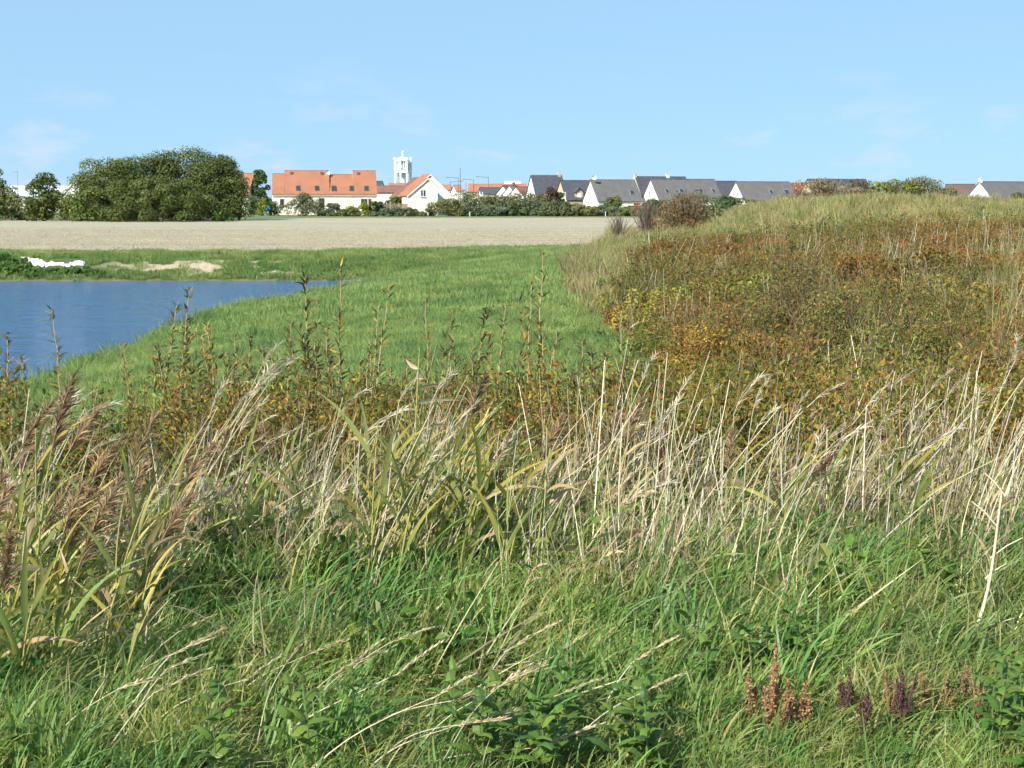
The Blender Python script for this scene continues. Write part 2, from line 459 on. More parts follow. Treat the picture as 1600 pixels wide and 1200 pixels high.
# pond
m, nt, N, L, out = new_mat('pond_water')
p = N.new('ShaderNodeBsdfPrincipled')
p.inputs['Base Color'].default_value = (0.045, 0.12, 0.27, 1)
p.inputs['Roughness'].default_value = 0.09
p.inputs['IOR'].default_value = 1.333
geo = N.new('ShaderNodeNewGeometry')
mp = N.new('ShaderNodeMapping'); mp.inputs['Scale'].default_value = (1.0, 1.7, 1)
L.new(geo.outputs['Position'], mp.inputs['Vector'])
na = N.new('ShaderNodeTexNoise'); na.inputs['Scale'].default_value = 1.9; na.inputs['Detail'].default_value = 5; na.inputs['Roughness'].default_value = 0.62
L.new(mp.outputs['Vector'], na.inputs['Vector'])
bp = N.new('ShaderNodeBump'); bp.inputs['Strength'].default_value = 1.0; bp.inputs['Distance'].default_value = 0.26
mp2 = N.new('ShaderNodeMapping'); mp2.inputs['Scale'].default_value = (0.45, 0.8, 1); mp2.inputs['Rotation'].default_value = (0, 0, 0.35)
L.new(geo.outputs['Position'], mp2.inputs['Vector'])
nb_ = N.new('ShaderNodeTexNoise'); nb_.inputs['Scale'].default_value = 1.0; nb_.inputs['Detail'].default_value = 3
L.new(mp2.outputs['Vector'], nb_.inputs['Vector'])
ad = N.new('ShaderNodeMath'); ad.operation = 'MULTIPLY_ADD'; ad.inputs[1].default_value = 2.2
L.new(nb_.outputs['Fac'], ad.inputs[0]); L.new(na.outputs['Fac'], ad.inputs[2])
L.new(ad.outputs[0], bp.inputs['Height']); L.new(bp.outputs['Normal'], p.inputs['Normal'])
L.new(p.outputs[0], out.inputs['Surface'])
wx = np.linspace(-75, -5, 40); wy = np.linspace(22, 91, 40)
WX, WY = np.meshgrid(wx, wy)
i3 = np.arange(1600).reshape(40, 40)
ob('pond_water', mesh_np('pond_water', np.stack([WX, WY, WX * 0 + WATER_Z], -1).reshape(-1, 3),
   np.stack([i3[:-1, :-1], i3[:-1, 1:], i3[1:, 1:], i3[1:, :-1]], -1).reshape(-1, 4), m, None, True), kind='structure')

# ------------------------------------------------------------------ buildings
def thing(name, label, cat, loc, rz=0.0, group=None):
    o = bpy.data.objects.new(name, None); COL.objects.link(o)
    o.empty_display_size = 0.2
    o.location = loc; o.rotation_euler = (0, 0, rz)
    o['label'] = label; o['category'] = cat
    if group: o['group'] = group
    return o

def box_vf(c, s, R=None):
    c = np.asarray(c, float); s = np.asarray(s, float) / 2
    v = np.array([[x, y, z] for z in (-1, 1) for y in (-1, 1) for x in (-1, 1)], float) * s
    if R is not None: v = v @ np.array(R).T
    f = np.array([[0, 2, 3, 1], [4, 5, 7, 6], [0, 1, 5, 4], [2, 6, 7, 3], [0, 4, 6, 2], [1, 3, 7, 5]])
    return v + c, f

def box(name, parent, c, s, mat, R=None, **props):
    v, f = box_vf(c, s, R)
    return ob(name, mesh_np(name, v, f, mat), parent, **props)

def rotx(a): return np.array([[1, 0, 0], [0, math.cos(a), -math.sin(a)], [0, math.sin(a), math.cos(a)]])

def poly_mesh(name, V, faces, mat):
    me = bpy.data.meshes.new(name); me.from_pydata([tuple(v) for v in V], [], faces); me.update()
    me.materials.append(mat); return me

def gable_walls(name, parent, L, W, hw, hr, mat):
    a, b = L / 2, W / 2
    V = []
    for x in (-a, a):
        V += [(x, -b, -0.6), (x, b, -0.6), (x, b, hw), (x, 0, hr), (x, -b, hw)]
    return ob(name, poly_mesh(name, V, [(0, 4, 3, 2, 1), (5, 6, 7, 8, 9), (0, 5, 9, 4), (4, 9, 8, 3), (3, 8, 7, 2), (2, 7, 6, 1), (1, 6, 5, 0)], mat), parent)

def roof_slabs(parent, L, W, hw, hr, mat, oe=0.3, og=0.18, th=0.16, x0=0.0, name='roof'):
    b = W / 2
    sl = math.atan2(hr - hw, b)
    ln = math.hypot(b, hr - hw) + oe
    parts = []
    for sgn in (-1, 1):
        ca, sa = math.cos(sl), math.sin(sl)
        mid = np.array([x0, sgn * ((b + oe * ca) / 2), hr - (hr - hw + oe * sa) / 2])
        nrm = np.array([0, sgn * sa, ca])
        R = rotx(-sgn * sl)
        v, f = box_vf(mid + nrm * (th / 2 + 0.012), (L + 2 * og, ln, th), R)
        parts.append((v, f, np.ones((8, 3))))
    v, f, c = join_np(parts)
    return ob(name, mesh_np(name, v, f, mat), parent), sl

def window(parent, kind, pos, w, h, L, W, hw, hr, sl, frame='frame', name=None):
    """kind: front (x,z), gable_left / gable_right (y,z), roof (x, fraction up the slope)"""
    t = 0.09
    if kind == 'roof':
        x, fr = pos
        y = -W / 2 * (1 - fr); z = hw + (hr - hw) * fr
        nrm = np.array([0, -math.sin(sl), math.cos(sl)])
        c = np.array([x, y, z]) + nrm * 0.24
        R = rotx(sl)
        f = box(name or 'roof_window', parent, c, (w, h, 0.12), M[frame], R)
        box('pane', f, c + nrm * 0.05, (w - 0.26, h - 0.26, 0.06), M['glass'], R)
        return f
    if kind == 'front':
        c = np.array([pos[0], -W / 2 - 0.02, pos[1]]); s = (w, 0.1, h); d = np.array([0, -0.035, 0]); ps = (w / 2 - t * 1.2, 0.06, h - 2 * t); off = np.array([w / 4, 0, 0])
    else:
        sg = -1 if kind == 'gable_left' else 1
        c = np.array([sg * (L / 2 + 0.02), pos[0], pos[1]]); s = (0.1, w, h); d = np.array([sg * 0.035, 0, 0]); ps = (0.06, w / 2 - t * 1.2, h - 2 * t); off = np.array([0, w / 4, 0])
    f = box(name or 'window', parent, c, s, M[frame])
    for q in (-1, 1):
        box('pane', f, c + d + off * q, ps, M['glass'])
    return f

def house(name, label, pl, pr, rpy, epy, depth, th, W, roof, wall, front=(), gl=(), gr=(), sky=(), chim=(), barge=False, cat='house', group=None, skyframe='steel'):
    th = math.radians(th); c, s = math.cos(th), math.sin(th)
    P0 = at(pl, rpy, depth)
    k = ray(pr, rpy); k = k.x / k.y
    L = (k * depth - P0.x) / (c - k * s)
    hr = P0.z
    hw = at(pl, epy, depth - W / 2 * c).z
    mid = (P0.x + L / 2 * c, depth + L / 2 * s, 0)
    e = thing(name, label, cat, mid, th, group)
    gable_walls('wall', e, L, W, hw, hr, M[wall])
    r, sl = roof_slabs(e, L, W, hw, hr, M[roof])
    box('ridge', r, (0, 0, hr + 0.2), (L + 0.3, 0.32, 0.14), M[roof])
    for (x, z, w, h) in front: window(e, 'front', (x * L / 2, z), w, h, L, W, hw, hr, sl)
    for (y, z, w, h) in gl: window(e, 'gable_left', (y, z), w, h, L, W, hw, hr, sl)
    for (y, z, w, h) in gr: window(e, 'gable_right', (y, z), w, h, L, W, hw, hr, sl)
    for (x, f, w, h) in sky: window(e, 'roof', (x * L / 2, f), w, h, L, W, hw, hr, sl, skyframe)
    for (x, mat, w, h) in chim:
        ch = box('chimney', r, (x * L / 2, 0.0, hr + h / 2), (w, 0.7, h + 0.5), M[mat])
        box('chimney_cap', r, (x * L / 2, 0.0, hr + h + 0.31), (w + 0.14, 0.84, 0.1), M['greyrender'])
    if barge:
        for sg in (-1, 1):
            ln = math.hypot(W / 2, hr - hw)
            ca, sa = math.cos(sl), math.sin(sl)
            mc = np.array([-L / 2 - 0.22, sg * (W / 4 + 0.1), (hr + hw) / 2 - 0.02])
            box('bargeboard', e, mc, (0.05, ln + 0.3, 0.34), M['frame'], rotx(-sg * sl))
    e['_L'] = L; e['_hw'] = hw; e['_hr'] = hr
    return e, L, hw, hr, sl

def dish(px, py, depth, r, label):
    p = at(px, py, depth)
    t = thing('satellite_dish', label, 'satellite dish', p)
    rr = np.linspace(0, r, 5); an = np.linspace(0, 2 * PI, 15)[:-1]
    Vv = np.array([[q * math.cos(a), -0.55 * r + 0.55 * r * (1 - (q / r) ** 2) * 1.0, q * math.sin(a)] for q in rr for a in an])
    idx = np.arange(5 * 14).reshape(5, 14); j = np.roll(idx, -1, 1)
    ob('reflector', mesh_np('reflector', Vv, np.stack([idx[:-1], j[:-1], j[1:], idx[1:]], -1).reshape(-1, 4), M['frame'], None, True), t)
    v, f, c_ = tube([(0, 0, 0), (0, 0.15, -r * 0.6), (0, 0.35, -r * 1.5)], 0.05, 6, (0.3, 0.3, 0.3))
    ob('arm', mesh_np('arm', v, f, M['steel']), t)
    return t

# --- slate-roofed row on the far side, from the centre to the right
house('slate_house', 'tall dark slate roofed house, first of the dark row beside the orange roofs', 830, 877, 275, 312, 352, 18, 9, 'slate', 'white', gl=((0, 4.6, 1.0, 1.2),), chim=((0.86, 'beige', 0.7, 0.35),))
e, L_, hw_, hr_, sl_ = house('slate_house', 'dark slate house with a beige dormer and beige gable end', 876, 921, 283, 312, 338, 18, 8.6, 'slate', 'beige', gl=((0, 4.2, 1.0, 1.1),))
dm = ob('dormer', poly_mesh('dormer', [(-1.0, -4.3, 3.4), (1.0, -4.3, 3.4), (1.0, -4.3, 5.3), (0, -4.3, 6.3), (-1.0, -4.3, 5.3), (-1.0, -0.8, 3.4), (1.0, -0.8, 3.4), (1.0, -0.8, 5.3), (0, -0.8, 6.3), (-1.0, -0.8, 5.3)],
    [(0, 1, 2, 3, 4), (0, 5, 6, 1), (1, 6, 7, 2), (4, 9, 5, 0), (5, 9, 8, 7, 6), (2, 7, 8, 3), (3, 8, 9, 4)], M['beige']), e, (-0.4, 0.35, -0.35))
for sg in (-1, 1):
    v, f = box_vf((sg * 0.62, -2.65, 5.88), (1.75, 3.9, 0.12), np.array([[math.cos(sg * 0.785), 0, math.sin(sg * 0.785)], [0, 1, 0], [-math.sin(sg * 0.785), 0, math.cos(sg * 0.785)]]))
    ob('dormer_roof', mesh_np('dormer_roof', v, f, M['slate']), dm)
fw = box('window', dm, (0, -4.32, 4.55), (1.1, 0.1, 1.3), M['frame'])
house('slate_house', 'grey roofed house with white gable, dish on its ridge and one roof window', 923, 991, 282, 314, 325, 20, 8.8, 'slate2', 'white',
      gl=((-0.9, 4.9, 0.55, 0.9), (0.9, 4.9, 0.55, 0.9), (-0.9, 2.6, 0.7, 0.6), (0.9, 2.6, 0.7, 0.6)), sky=((0.66, 0.38, 1.2, 1.5),), front=((-0.3, 1.6, 1.4, 1.3),))
dish(928.5, 277.5, 324, 0.55, 'white satellite dish on the ridge end of the grey roofed house')
g = at(995, 320, 319)
t = thing('garage_door', 'small red garage door between two white gabled houses', 'garage door', (g.x, g.y, 0), math.radians(20))
for q in range(4): box('panel', t, (0, 0, 0.45 + q * 0.62), (1.5, 0.1, 0.58), M['reddoor'])
house('slate_house', 'dark slate house with a white verge rising behind the four roof window house', 992, 1070, 277, 312, 349, 20, 9.4, 'slate', 'white', chim=((-0.98, 'beige', 0.5, 0.4), (0.3, 'concrete', 0.8, 0.5)), barge=True)
house('slate_house', 'long grey roofed house with four roof windows and a white gable', 1017, 1115, 281, 312.5, 325, 20, 9, 'slate2', 'white',
      gl=((0.4, 4.7, 0.6, 1.6),), sky=((-0.66, 0.4, 0.95, 1.35), (-0.2, 0.42, 1.2, 1.35), (0.42, 0.42, 1.15, 1.35), (0.82, 0.42, 0.9, 1.5)), front=((-0.7, 1.5, 1.2, 1.2), (0.75, 1.5, 1.4, 1.2)))
house('slate_house', 'dark roofed house half hidden between two grey roofs', 1112, 1150, 284, 312, 348, 18, 9, 'slate', 'white')
house('slate_house', 'grey roofed house with two roof windows behind the reedy mound', 1150, 1232, 285, 313, 330, 20, 8.6, 'slate2', 'white',
      gl=((-0.9, 4.6, 0.5, 0.8), (0.9, 4.6, 0.5, 0.8), (0, 2.4, 1.2, 1.1)), sky=((0.12, 0.42, 1.0, 1.4), (0.72, 0.42, 1.4, 1.5)))
g = at(1139, 305, 322)
house('red_roof_house', 'dark red roofed house beyond the grey roof with two roof windows', 1230, 1262, 287, 312, 352, 12, 8.5, 'redroof', 'white')
house('slate_house', 'dark slate house with beige gable behind the pinkish shrub', 1262, 1352, 281, 312, 345, 16, 9, 'slate', 'beige', gl=((-1.4, 2.6, 0.8, 1.4), (1.3, 2.6, 0.8, 1.2)))
house('brown_roof_house', 'brown tiled house with a white gable at its near end', 1478, 1523, 289, 314, 352, -20, 9, 'tile3', 'white', gr=((-0.6, 3.4, 0.9, 1.4),), front=((-0.6, 3.6, 3.0, 0.8),))
house('slate_house', 'pale blue white gabled house with grey roof, last of the dark row', 1531, 1640, 285, 315, 322, 25, 10, 'slate2', 'bluewhite', gl=((0.6, 3.9, 0.6, 1.5),), sky=((-0.1, 0.33, 0.9, 1.2), (-0.42, 0.2, 0.5, 0.5), (-0.52, 0.2, 0.5, 0.5)), chim=((-0.98, 'white', 0.6, 0.6),))

# --- orange-tiled terrace
D = 312.0
pA = at(421, 303, D); pB = at(584, 303, D)
Lb = pB.x - pA.x
hw = pA.z
bt = thing('tiled_terrace', 'long cream terrace with stepped orange tiled roof and five roof windows', 'terrace', ((pA.x + pB.x) / 2, D + 4.6, 0), math.radians(7.7))
Wb = 9.2
segs = [(421, 440, 273), (440, 510, 268), (510, 547, 274), (547, 584, 268)]
slB = None
for k, (a, b, ry) in enumerate(segs):
    xa, xb = at(a, ry, D).x, at(b, ry, D).x
    hr = at(a, ry, D + 4.6).z
    Ls = xb - xa; xm = (xa + xb) / 2 - (pA.x + pB.x) / 2
    hwk = hw
    w_ = gable_walls('wall', bt, Ls - 0.02, Wb, hwk, hr, M['cream']); w_.location = (xm, 0, 0)
    r_, sl_ = roof_slabs(bt, Ls - 0.02, Wb, hwk, hr, M['tile'], 0.25, 0.0 if k not in (0, 3) else 0.0, 0.18); r_.location = (xm, 0, 0)
    box('ridge', r_, (0, 0, hr + 0.22), (Ls, 0.34, 0.14), M['tile'])
    if ry < 270:
        for q in ((-0.7, 0.66) if k == 1 else (-0.55,)):
            box('roof_vent', r_, (q * Ls / 2, -0.75, hr - 0.42), (0.55, 0.5, 0.65), M['tile2'])
def on_b(px, py): p = at(px, py, D); return p.x - (pA.x + pB.x) / 2, p.z
for px_ in (462, 491, 517, 545, 568):
    p = at(px_, 295.5, D); x = p.x - (pA.x + pB.x) / 2
    window(bt, 'roof', (x, 0.22), 1.0, 1.5, Lb, Wb, hw, 9.4, math.atan2(9.4 - hw, Wb / 2), 'darkframe')
box('gutter', bt, (0, -Wb / 2 - 0.33, hw - 0.25), (Lb, 0.14, 0.14), M['beige'])
for (px_, py_, w, h) in ((437, 318, 0.8, 2.0), (498, 317, 1.2, 2.1), (562, 316, 0.7, 1.5), (567, 316, 0.6, 1.5), (573, 316, 0.6, 1.5)):
    x, z = on_b(px_, py_)
    window(bt, 'front', (x, z), w, h, Lb, Wb, hw, 9, 0.8, 'darkframe')
dish(512.5, 270.5, D + 4.0, 0.5, 'white satellite dish on the stepped ridge of the orange tiled terrace')

# --- brown-roofed low building and the black roof behind it
e, L_, hw_, hr_, sl_ = house('brown_roof_school', 'low brown roofed building with four dark windows beyond the orange terrace', 584, 632, 291.5, 301, 345, 0, 9, 'tile2', 'white',
      front=((-0.8, 2.2, 0.9, 1.5), (-0.42, 2.2, 1.0, 1.5), (0.1, 2.2, 0.9, 1.5), (0.48, 2.2, 1.0, 1.5)), cat='building')
house('black_roof_house', 'sloping black roof just above the low brown roofed building', 573, 597, 284, 293, 372, 0, 12, 'slate', 'white')

# --- stepped gables facing the field
def gable_front(label, apx, apy, lpx, lpy, rpx, rpy_, depth, length, wall, roof, win=(), name='gabled_house', rot=0):
    A = at(apx, apy, depth); l = at(lpx, lpy, depth); r = at(rpx, rpy_, depth)
    e = thing(name, label, 'house', (A.x, depth, 0), math.radians(rot))
    xl, xr = l.x - A.x, r.x - A.x
    V = []
    for y in (0, length):
        V += [(xl, y, -0.6), (xr, y, -0.6), (xr, y, r.z), (0, y, A.z), (xl, y, l.z)]
    ob('wall', poly_mesh('wall', V, [(0, 1, 2, 3, 4), (5, 9, 8, 7, 6), (0, 4, 9, 5), (1, 6, 7, 2), (2, 7, 8, 3), (4, 3, 8, 9), (0, 5, 6, 1)], M[wall]), e)
    for (x1, z1) in ((xl, l.z), (xr, r.z)):
        ang = math.atan2(A.z - z1, -x1)
        ln = math.hypot(x1, A.z - z1) + 0.25
        dx, dz = x1 / math.hypot(x1, A.z - z1), (z1 - A.z) / math.hypot(x1, A.z - z1)
        nx, nz = (-dz, dx) if x1 > 0 else (dz, -dx)
        p0 = np.array([0, 0, A.z]); d3 = np.array([dx, 0, dz]); n3 = np.array([nx, 0, nz])
        a_, b_ = p0 + n3 * 0.02, p0 + d3 * ln + n3 * 0.02
        q = [a_, b_, b_ + n3 * 0.2, a_ + n3 * 0.2]
        V = [tuple(v + np.array([0, -0.2, 0])) for v in q] + [tuple(v + np.array([0, length + 0.2, 0])) for v in q]
        ob('roof', poly_mesh('roof', V, [(0, 1, 2, 3), (7, 6, 5, 4), (0, 4, 5, 1), (1, 5, 6, 2), (2, 6, 7, 3), (3, 7, 4, 0)], M[roof]), e)
        V = [tuple(v + np.array([0, -0.26, 0])) for v in (a_ - n3 * 0.16, b_ - n3 * 0.16, b_ + n3 * 0.1, a_ + n3 * 0.1)] + [tuple(v + np.array([0, -0.205, 0])) for v in (a_ - n3 * 0.16, b_ - n3 * 0.16, b_ + n3 * 0.1, a_ + n3 * 0.1)]
        ob('bargeboard', poly_mesh('bargeboard', V, [(0, 1, 2, 3), (7, 6, 5, 4), (0, 4, 5, 1), (1, 5, 6, 2), (2, 6, 7, 3), (3, 7, 4, 0)], M['white']), e)
    for (wx_, wy_, w, h) in win:
        p = at(wx_, wy_, depth)
        f = box('window', e, (p.x - A.x, -0.03, p.z), (w, 0.1, h), M['frame'])
        for q in (-1, 1): box('pane', f, (p.x - A.x + q * w / 4, -0.065, p.z), (w / 2 - 0.16, 0.06, h - 0.2), M['glass'])
        box('sill', f, (p.x - A.x, -0.1, p.z - h / 2 - 0.05), (w + 0.2, 0.2, 0.08), M['greyrender'])
    return e
gable_front('white house with weathered gable and one white framed window facing the field', 669, 279, 637, 306, 684, 294, 308, 10, 'greyrender', 'tile', ((661, 302, 1.1, 1.5),), rot=12)
gable_front('wide white gable rising behind the weathered gable with one window', 672.5, 272.5, 630, 308, 705.5, 305, 316, 12, 'white', 'tile', rot=12)
gable_front('narrow gabled house with dark roof, leftmost of the stepped gables', 658, 277, 618, 309, 690, 303, 327, 11, 'white', 'tile2', rot=12)
# --- orange roofs in the village centre
house('orange_roof_house', 'small orange roofed house peeping over the wide white gable', 691, 704, 290, 297, 390, 0, 8, 'tile', 'white')
house('orange_roof_house', 'tiny orange gabled roof beside the tall thin masts', 709, 719, 290, 299, 430, 15, 7, 'tile', 'white')
house('orange_roof_hall', 'long low orange roofed hall behind the street lamps', 733, 822, 288.5, 300, 420, 0, 16, 'tile', 'cream', front=((-0.4, 2.6, 1.5, 1.2), (0, 2.6, 1.5, 1.2)), cat='building')
house('flat_white_building', 'pale block showing above the ridge of the orange hall', 789, 812, 284.5, 290, 470, 0, 9, 'concrete', 'concrete', cat='building')
house('slate_row_house', 'small slate roofed row house, nearest the lamp posts', 786, 797, 291, 304, 372, 28, 8, 'slate', 'white')
house('slate_row_house', 'blue grey roofed row house in the middle of three small ones', 796, 808, 291, 305, 366, 28, 8, 'slate2', 'white', chim=((0.1, 'tile2', 0.5, 0.7),))
house('brown_row_house', 'brown roofed row house next to the tall dark slate house', 806, 826, 293, 306, 360, 28, 8, 'tile2', 'white')
house('brown_row_house', 'brown roof low in front of the long orange hall', 750, 786, 294, 303, 385, 5, 9, 'slate', 'white')
# --- houses at the other end
house('orange_roof_house', 'orange roofed house half hidden behind the big tree clump', 366, 396, 272, 304, 318, -6, 9, 'tile', 'cream', front=((0.8, 1.6, 0.8, 1.6),))
gable_front('small white gable with a red roof edge between two trees', 117, 282.5, 98, 303, 134, 300, 350, 12, 'white', 'tile', rot=-8)
house('grey_barn', 'long grey blue roofed barn behind the lone small tree', 18, 110, 291.5, 307, 380, 0, 18, 'lattice', 'greyrender', cat='barn')

# --- white tower
TD = 600.0
tp = at(630, 290, TD)
tw = thing('white_tower', 'tall white open belfry with columns and pinnacles above the roofs', 'tower', (tp.x, TD, 0), math.radians(10))
def zt(py): return at(630, py, TD).z
def prism(name, parent, c, r, z0, z1, n, mat, r1=None, ph=0.0):
    r1 = r if r1 is None else r1
    V = [(c[0] + r * math.cos(ph + 2 * PI * k / n), c[1] + r * math.sin(ph + 2 * PI * k / n), z0) for k in range(n)] + \
        [(c[0] + r1 * math.cos(ph + 2 * PI * k / n), c[1] + r1 * math.sin(ph + 2 * PI * k / n), z1) for k in range(n)]
    fc = [tuple(range(n - 1, -1, -1)), tuple(range(n, 2 * n))] + [(k, (k + 1) % n, n + (k + 1) % n, n + k) for k in range(n)]
    return ob(name, poly_mesh(name, V, fc, M[mat]), parent)
prism('core', tw, (0, 0), 1.0, 0, zt(269), 8, 'concrete')
for k in range(8):
    a = PI / 8 + k * PI / 4
    cx, cy = 3.45 * math.cos(a), 3.45 * math.sin(a)
    prism('column', tw, (cx, cy), 0.42, 0, zt(270.2), 8, 'concrete')
    pn = prism('pinnacle', tw, (cx * 1.03, cy * 1.03), 0.36, zt(266.8), zt(250), 6, 'concrete')
    prism('capital', pn, (cx * 1.05, cy * 1.05), 0.55, zt(250), zt(247.2), 6, 'concrete', 0.62)
    prism('finial', pn, (cx * 1.05, cy * 1.05), 0.3, zt(247.2), zt(245.2), 6, 'concrete', 0.05)
    a2 = a + PI / 8
    q = box('panel', tw, (2.95 * math.cos(a2), 2.95 * math.sin(a2), (zt(266.8) + zt(256)) / 2), (0.12, 1.0, zt(256) - zt(266.8)), M['lattice'],
        np.array([[math.cos(a2), -math.sin(a2), 0], [math.sin(a2), math.cos(a2), 0], [0, 0, 1]]))
    for f_ in (-0.55, 0, 0.55):
        box('rib', q, (3.05 * math.cos(a2) - f_ * math.sin(a2) * 1.3, 3.05 * math.sin(a2) + f_ * math.cos(a2) * 1.3, (zt(266) + zt(253)) / 2), (0.2, 0.2, zt(253) - zt(266)), M['concrete'],
            np.array([[math.cos(a2), -math.sin(a2), 0], [math.sin(a2), math.cos(a2), 0], [0, 0, 1]]))
prism('ring', tw, (0, 0), 3.95, zt(270.2), zt(266.8), 8, 'concrete', 3.95, PI / 8)
prism('cornice', tw, (0, 0), 3.3, zt(252), zt(250.6), 8, 'concrete', 3.3, PI / 8)
prism('dome', tw, (0, 0), 2.0, zt(250.6), zt(245), 8, 'concrete', 0.7)
prism('lantern', tw, (0, 0), 0.55, zt(245), zt(242), 8, 'lattice')
prism('finial', tw, (0, 0), 0.55, zt(242), zt(238), 8, 'concrete', 0.6)
prism('spike', tw, (0, 0), 0.4, zt(238), zt(234.5), 8, 'concrete', 0.05)
prism('inner_shaft', tw, (0, 0), 0.9, zt(266.8), zt(252), 8, 'concrete')
house('orange_roof_church', 'white gabled orange roofs clustered at the foot of the white tower', 608, 634, 287, 291.5, 560, 0, 10, 'tile', 'white', cat='church')

# --- masts and lamps
def mast(px, ptop, depth, label, arm=None, mat='darksteel', r=0.09, name='mast', cat='mast'):
    T = at(px, ptop, depth)
    t = thing(name, label, cat, (T.x, depth, 0))
    v, f, c = tube([(0, 0, -0.3), (0, 0, T.z * 0.5), (0, 0, T.z)], [r * 1.3, r, r * 0.7], 6)
    ob('pole', mesh_np('pole', v, f, M[mat]), t)
    if arm:
        v, f, c = tube([(0, 0, T.z - 0.3), (arm * 0.5, 0, T.z - 0.05), (arm, 0, T.z)], r * 0.6, 5)
        a = ob('arm', mesh_np('arm', v, f, M[mat]), t)
        box('lamp_head', a, (arm * 1.05, 0, T.z), (0.7, 0.3, 0.16), M[mat])
    return t
mast(704, 283, 400, 'short dark street lamp beside the small orange roof', 3.0, name='street_lamp', cat='street lamp')
mast(716, 277, 400, 'dark street lamp left of the tallest mast', -3.0, name='street_lamp', cat='street lamp')
mast(719, 262, 420, 'tallest thin dark mast over the village roofs', None, r=0.12)
mast(728, 285, 410, 'short dark mast right of the tallest mast', None)
mast(740, 280, 400, 'dark street lamp in front of the orange hall, its arm to the side', -2.6, name='street_lamp', cat='street lamp')
mast(763, 276, 400, 'tall dark street lamp before the orange hall roof', -3.0, name='street_lamp', cat='street lamp')
mast(754, 300, 315, 'short white post standing in the hedge before the orange hall', None, 'frame', 0.14, 'white_post', 'post')
mast(884, 300, 322, 'white lamp post in front of the dormer house', -0.8, 'frame', 0.08, 'street_lamp', 'street lamp')
mast(27, 268, 360, 'tall thin pale lamp post above the grey barn', -0.5, 'steel', 0.06, 'street_lamp', 'street lamp')
for (px_, lab) in ((734, 'small white marker post at the field edge below the hall'), (946, 'small white marker post at the field edge below the dish house')):
    T = at(px_, 331.5, 287)
    t = thing('marker_post', lab, 'post', (T.x, 287, 0))
    box('pole', t, (0, 0, 0.35), (0.12, 0.12, 1.1), M['frame'])
    box('cap', t, (0, 0, 0.93), (0.16, 0.16, 0.06), M['frame'])
# garden fence of the low building and a blue tarpaulin
g0, g1 = at(596, 317, 300), at(637, 317, 300)
ft = thing('garden_fence', 'low brown board fence in front of the low brown roofed building', 'fence', (g0.x, 300, 0))
nb = 26
for k in range(nb):
    box('board', ft, ((g1.x - g0.x) * (k + 0.5) / nb, 0, 1.25), ((g1.x - g0.x) / nb - 0.03, 0.05, 2.5 + 0.06 * math.sin(k * 2.3)), M['wood'])
for k in range(4):
    box('post', ft, ((g1.x - g0.x) * k / 3, -0.08, 1.3), (0.12, 0.1, 2.7), M['beige'])
g0 = at(418, 321, 303)
bt_ = thing('blue_tarpaulin', 'bright blue tarpaulin over a stack beside the terrace', 'tarpaulin', (g0.x, 303, 0))
r2 = np.random.default_rng(4)
V = np.array([[x, y, z] for z in (0, 0.9, 1.8, 2.2) for (x, y) in ((-0.8, -0.6), (0, -0.75), (0.8, -0.6), (0.9, 0), (0.8, 0.6), (-0.8, 0.6))], float)
V[:, :2] *= (1 - 0.15 * V[:, 2:3] / 2.2) * (1 + r2.normal(0, 0.06, (24, 1)))
ob('cover', poly_mesh('cover', V, [(a * 6 + b, a * 6 + (b + 1) % 6, a * 6 + 6 + (b + 1) % 6, a * 6 + 6 + b) for a in range(3) for b in range(6)] + [tuple(range(18, 24))], M['blue']), bt_)

def landmark(px):
    for lim, nm in ((130, 'the white chalk patch'), (270, 'the big tree clump'), (400, 'the end of the tree clump'), (500, 'the terrace'), (590, 'the terrace corner'), (650, 'the white tower'), (720, 'the stepped gables'),
                    (775, 'the street lamps'), (830, 'the orange hall'), (880, 'the purple leaved tree'), (920, 'the dormer house'), (1000, 'the dish house'), (1060, 'the reddish brown shrub'), (1130, 'the four roof windows'),
                    (1180, 'the grey green shrub'), (1240, 'the two roof windows'), (1340, 'the pinkish shrub'), (1420, 'the lime shrub'), (1470, 'the silvery tree'), (1530, 'the brown tiled house')):
        if px < lim: return nm
    return 'the pale blue gable'

